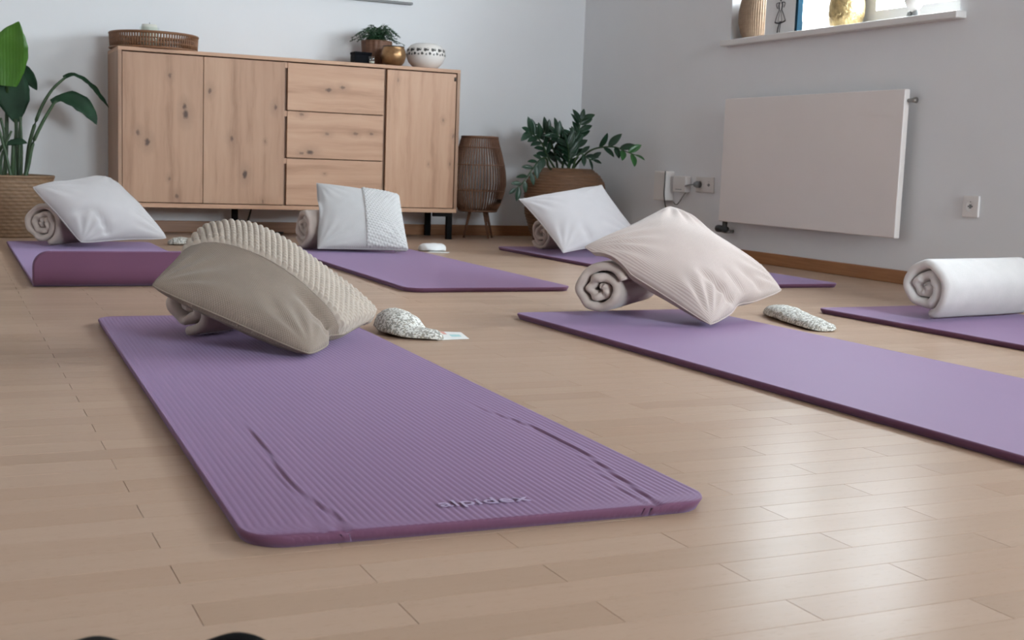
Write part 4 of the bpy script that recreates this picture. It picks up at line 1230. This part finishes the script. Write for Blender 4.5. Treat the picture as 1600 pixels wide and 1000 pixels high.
# ------------------------------------------------------------------ eye pillows, cards
def bean(name, label, P, rx, rz, mat, cat, group=None, z0=0.0, flat=.35, seed=0, seg=20, nsm=6, tip=0.0):
    S = smooth_path([(p[0], p[1], 0) for p in P], nsm); n = len(S)
    RX = np.interp(np.linspace(0, len(rx) - 1, n), range(len(rx)), rx); RZ = np.interp(np.linspace(0, len(rz) - 1, n), range(len(rz)), rz)
    V = []
    for i, p in enumerate(S):
        d = (S[min(i + 1, n - 1)] - S[max(i - 1, 0)]).normalized(); s = d.cross(Vector((0, 0, 1)))
        e = 1.0
        if i == 0 or i == n - 1: e = .35
        for k in range(seg):
            a = 2 * PI * k / seg
            c_, s_ = math.cos(a), math.sin(a)
            z = RZ[i] * e * (s_ if s_ > 0 else s_ * flat)
            nz = 1 + .12 * noise.noise((p.x * 30 + seed, p.y * 30 + c_, s_ * 2))
            V.append((p.x + s.x * c_ * RX[i] * e * nz, p.y + s.y * c_ * RX[i] * e * nz, z0 + RZ[i] * flat * 1.0 + z * nz + .001))
    zmn = min(v[2] for v in V)
    V = [(v[0], v[1], max(v[2] - zmn + z0 + .0008 if False else v[2], z0 + .0008)) for v in V]
    F = []
    for i in range(n - 1):
        for k in range(seg):
            k2 = (k + 1) % seg; F.append((i * seg + k, i * seg + k2, (i + 1) * seg + k2, (i + 1) * seg + k))
    F.append(tuple(range(seg))[::-1]); F.append(tuple((n - 1) * seg + k for k in range(seg)))
    o = mesh(name, V, F, mat, None, True, base=(P[0][0], P[0][1], z0))
    return tag(o, label, cat, group)
EG = 'eye pillows beside the mats'
bean('eye_pillow', 'folded speckled grey and white eye pillow on the floor right of the foreground mat', [(1.115, 3.05), (1.07, 3.00), (1.045, 2.93), (1.043, 2.88), (1.058, 2.83), (1.092, 2.79), (1.112, 2.772)], [.012, .042, .056, .055, .050, .034, .010], [.015, .036, .044, .041, .020, .017, .008], M['speckle'], 'eye pillow', EG, seed=2)
bean('eye_pillow', 'flat speckled grey and white eye pillow right of the pink striped pillow', [(2.355, 3.14), (2.335, 3.08), (2.30, 2.98), (2.27, 2.87), (2.245, 2.76), (2.235, 2.725)], [.015, .045, .052, .05, .045, .015], [.012, .025, .03, .024, .018, .008], M['speckle'], 'eye pillow', EG, seed=5)
bean('eye_pillow', 'small white eye pillow on the floor beside the mat before the sideboard', [(2.11, 5.60), (2.13, 5.60), (2.175, 5.595), (2.22, 5.59), (2.24, 5.585)], [.02, .05, .06, .05, .02], [.018, .026, .028, .026, .015], M['pad_white'], 'eye pillow', EG, seed=7)
bean('eye_pillow', 'small whitish eye pillow beside the curled mat at the left', [(.975, 5.90), (1.0, 5.90), (1.03, 5.89), (1.06, 5.88), (1.08, 5.88)], [.02, .045, .05, .045, .02], [.012, .024, .027, .024, .012], M['speckle'], 'eye pillow', EG, seed=9)

def card(label, pts, red=True):
    c = thing('printed_card', (pts[0][0], pts[0][1], 0), label, 'card', 'small cards beside the mats')
    V = [(p[0], p[1], .0006) for p in pts] + [(p[0], p[1], .0016) for p in pts]
    F = [(3, 2, 1, 0), (4, 5, 6, 7), (0, 1, 5, 4), (1, 2, 6, 5), (2, 3, 7, 6), (3, 0, 4, 7)]
    mesh('card_sheet', V, F, M['paper'], c, False)
    def patch(a, b, c_, d, mt, nm):
        q = [Vector(p) for p in pts]
        def P(u, v): return (q[0] * (1 - u) * (1 - v) + q[1] * u * (1 - v) + q[2] * u * v + q[3] * (1 - u) * v)
        W_ = [P(a, c_), P(b, c_), P(b, d), P(a, d)]
        mesh(nm, [(p[0], p[1], .0017) for p in W_] + [(p[0], p[1], .0019) for p in W_], F, mt, c, False)
    if red:
        patch(.02, .5, .62, .97, M['card_red'], 'printed_area'); patch(.55, .85, .3, .6, M['card_teal'], 'printed_area')
    return c
card('white card with small red and teal print beside the speckled eye pillow', [(1.095, 2.768), (1.182, 2.776), (1.205, 2.885), (1.125, 2.925)])
card('small white card beside the white eye pillow near the sideboard', [(2.11, 5.50), (2.20, 5.455), (2.235, 5.52), (2.15, 5.56)], False)

# ------------------------------------------------------------------ dark shoe tips at the lower edge
def shoe(label, x, ytip, mat, h=.058, w_=.043):
    s = thing('shoe', (x, ytip - .25, 0), label, 'shoe', 'dark shoe tips at the lower edge')
    n = 24; V = []; seg = 48
    for i in range(n + 1):
        t = i / n
        y = ytip - .26 * t
        wd = w_ * math.sin(min(1, t * 3.2 + .03) * PI / 2) ** .6 * (1 - .12 * t)
        hh = h * (math.sin(min(1, t * 3.6 + .05) * PI / 2) ** .6) * (1 + .45 * max(0, t - .45))
        for k in range(seg):
            a = 2 * PI * k / seg
            V.append((x + wd * math.cos(a), y, .012 + hh * .45 + hh * .5 * math.sin(a) + .0008 * math.sin(5 * math.cos(a)) * max(0, math.sin(a))))
    F = []
    for i in range(n):
        for k in range(seg):
            k2 = (k + 1) % seg; F.append((i * seg + k, i * seg + k2, (i + 1) * seg + k2, (i + 1) * seg + k))
    F.append(tuple(range(seg))); F.append(tuple(n * seg + k for k in range(seg))[::-1])
    mesh('upper', V, F, mat, s, True)
    m_ = []; 
    for i in range(n + 1):
        t = i / n; wd = (w_ + .003) * math.sin(min(1, t * 3.2 + .03) * PI / 2) ** .6 * (1 - .12 * t)
        m_.append((wd, ytip + .002 - .262 * t))
    ring = [(x + a, y) for a, y in m_] + [(x - a, y) for a, y in m_[::-1]]
    N_ = len(ring)
    mesh('sole', [(a, b, .001) for a, b in ring] + [(a, b, .016) for a, b in ring],
         [tuple(range(N_))[::-1], tuple(range(N_, 2 * N_))] + [(i, (i + 1) % N_, N_ + (i + 1) % N_, N_ + i) for i in range(N_)], mat, s, False)
shoe('dark grey rounded shoe tip at the lower edge, left of the black one', .097, .990, M['shoe_grey'], h=.0595)
shoe('black shoe tip at the lower edge, right of the dark grey one', .198, .966, M['shoe'])
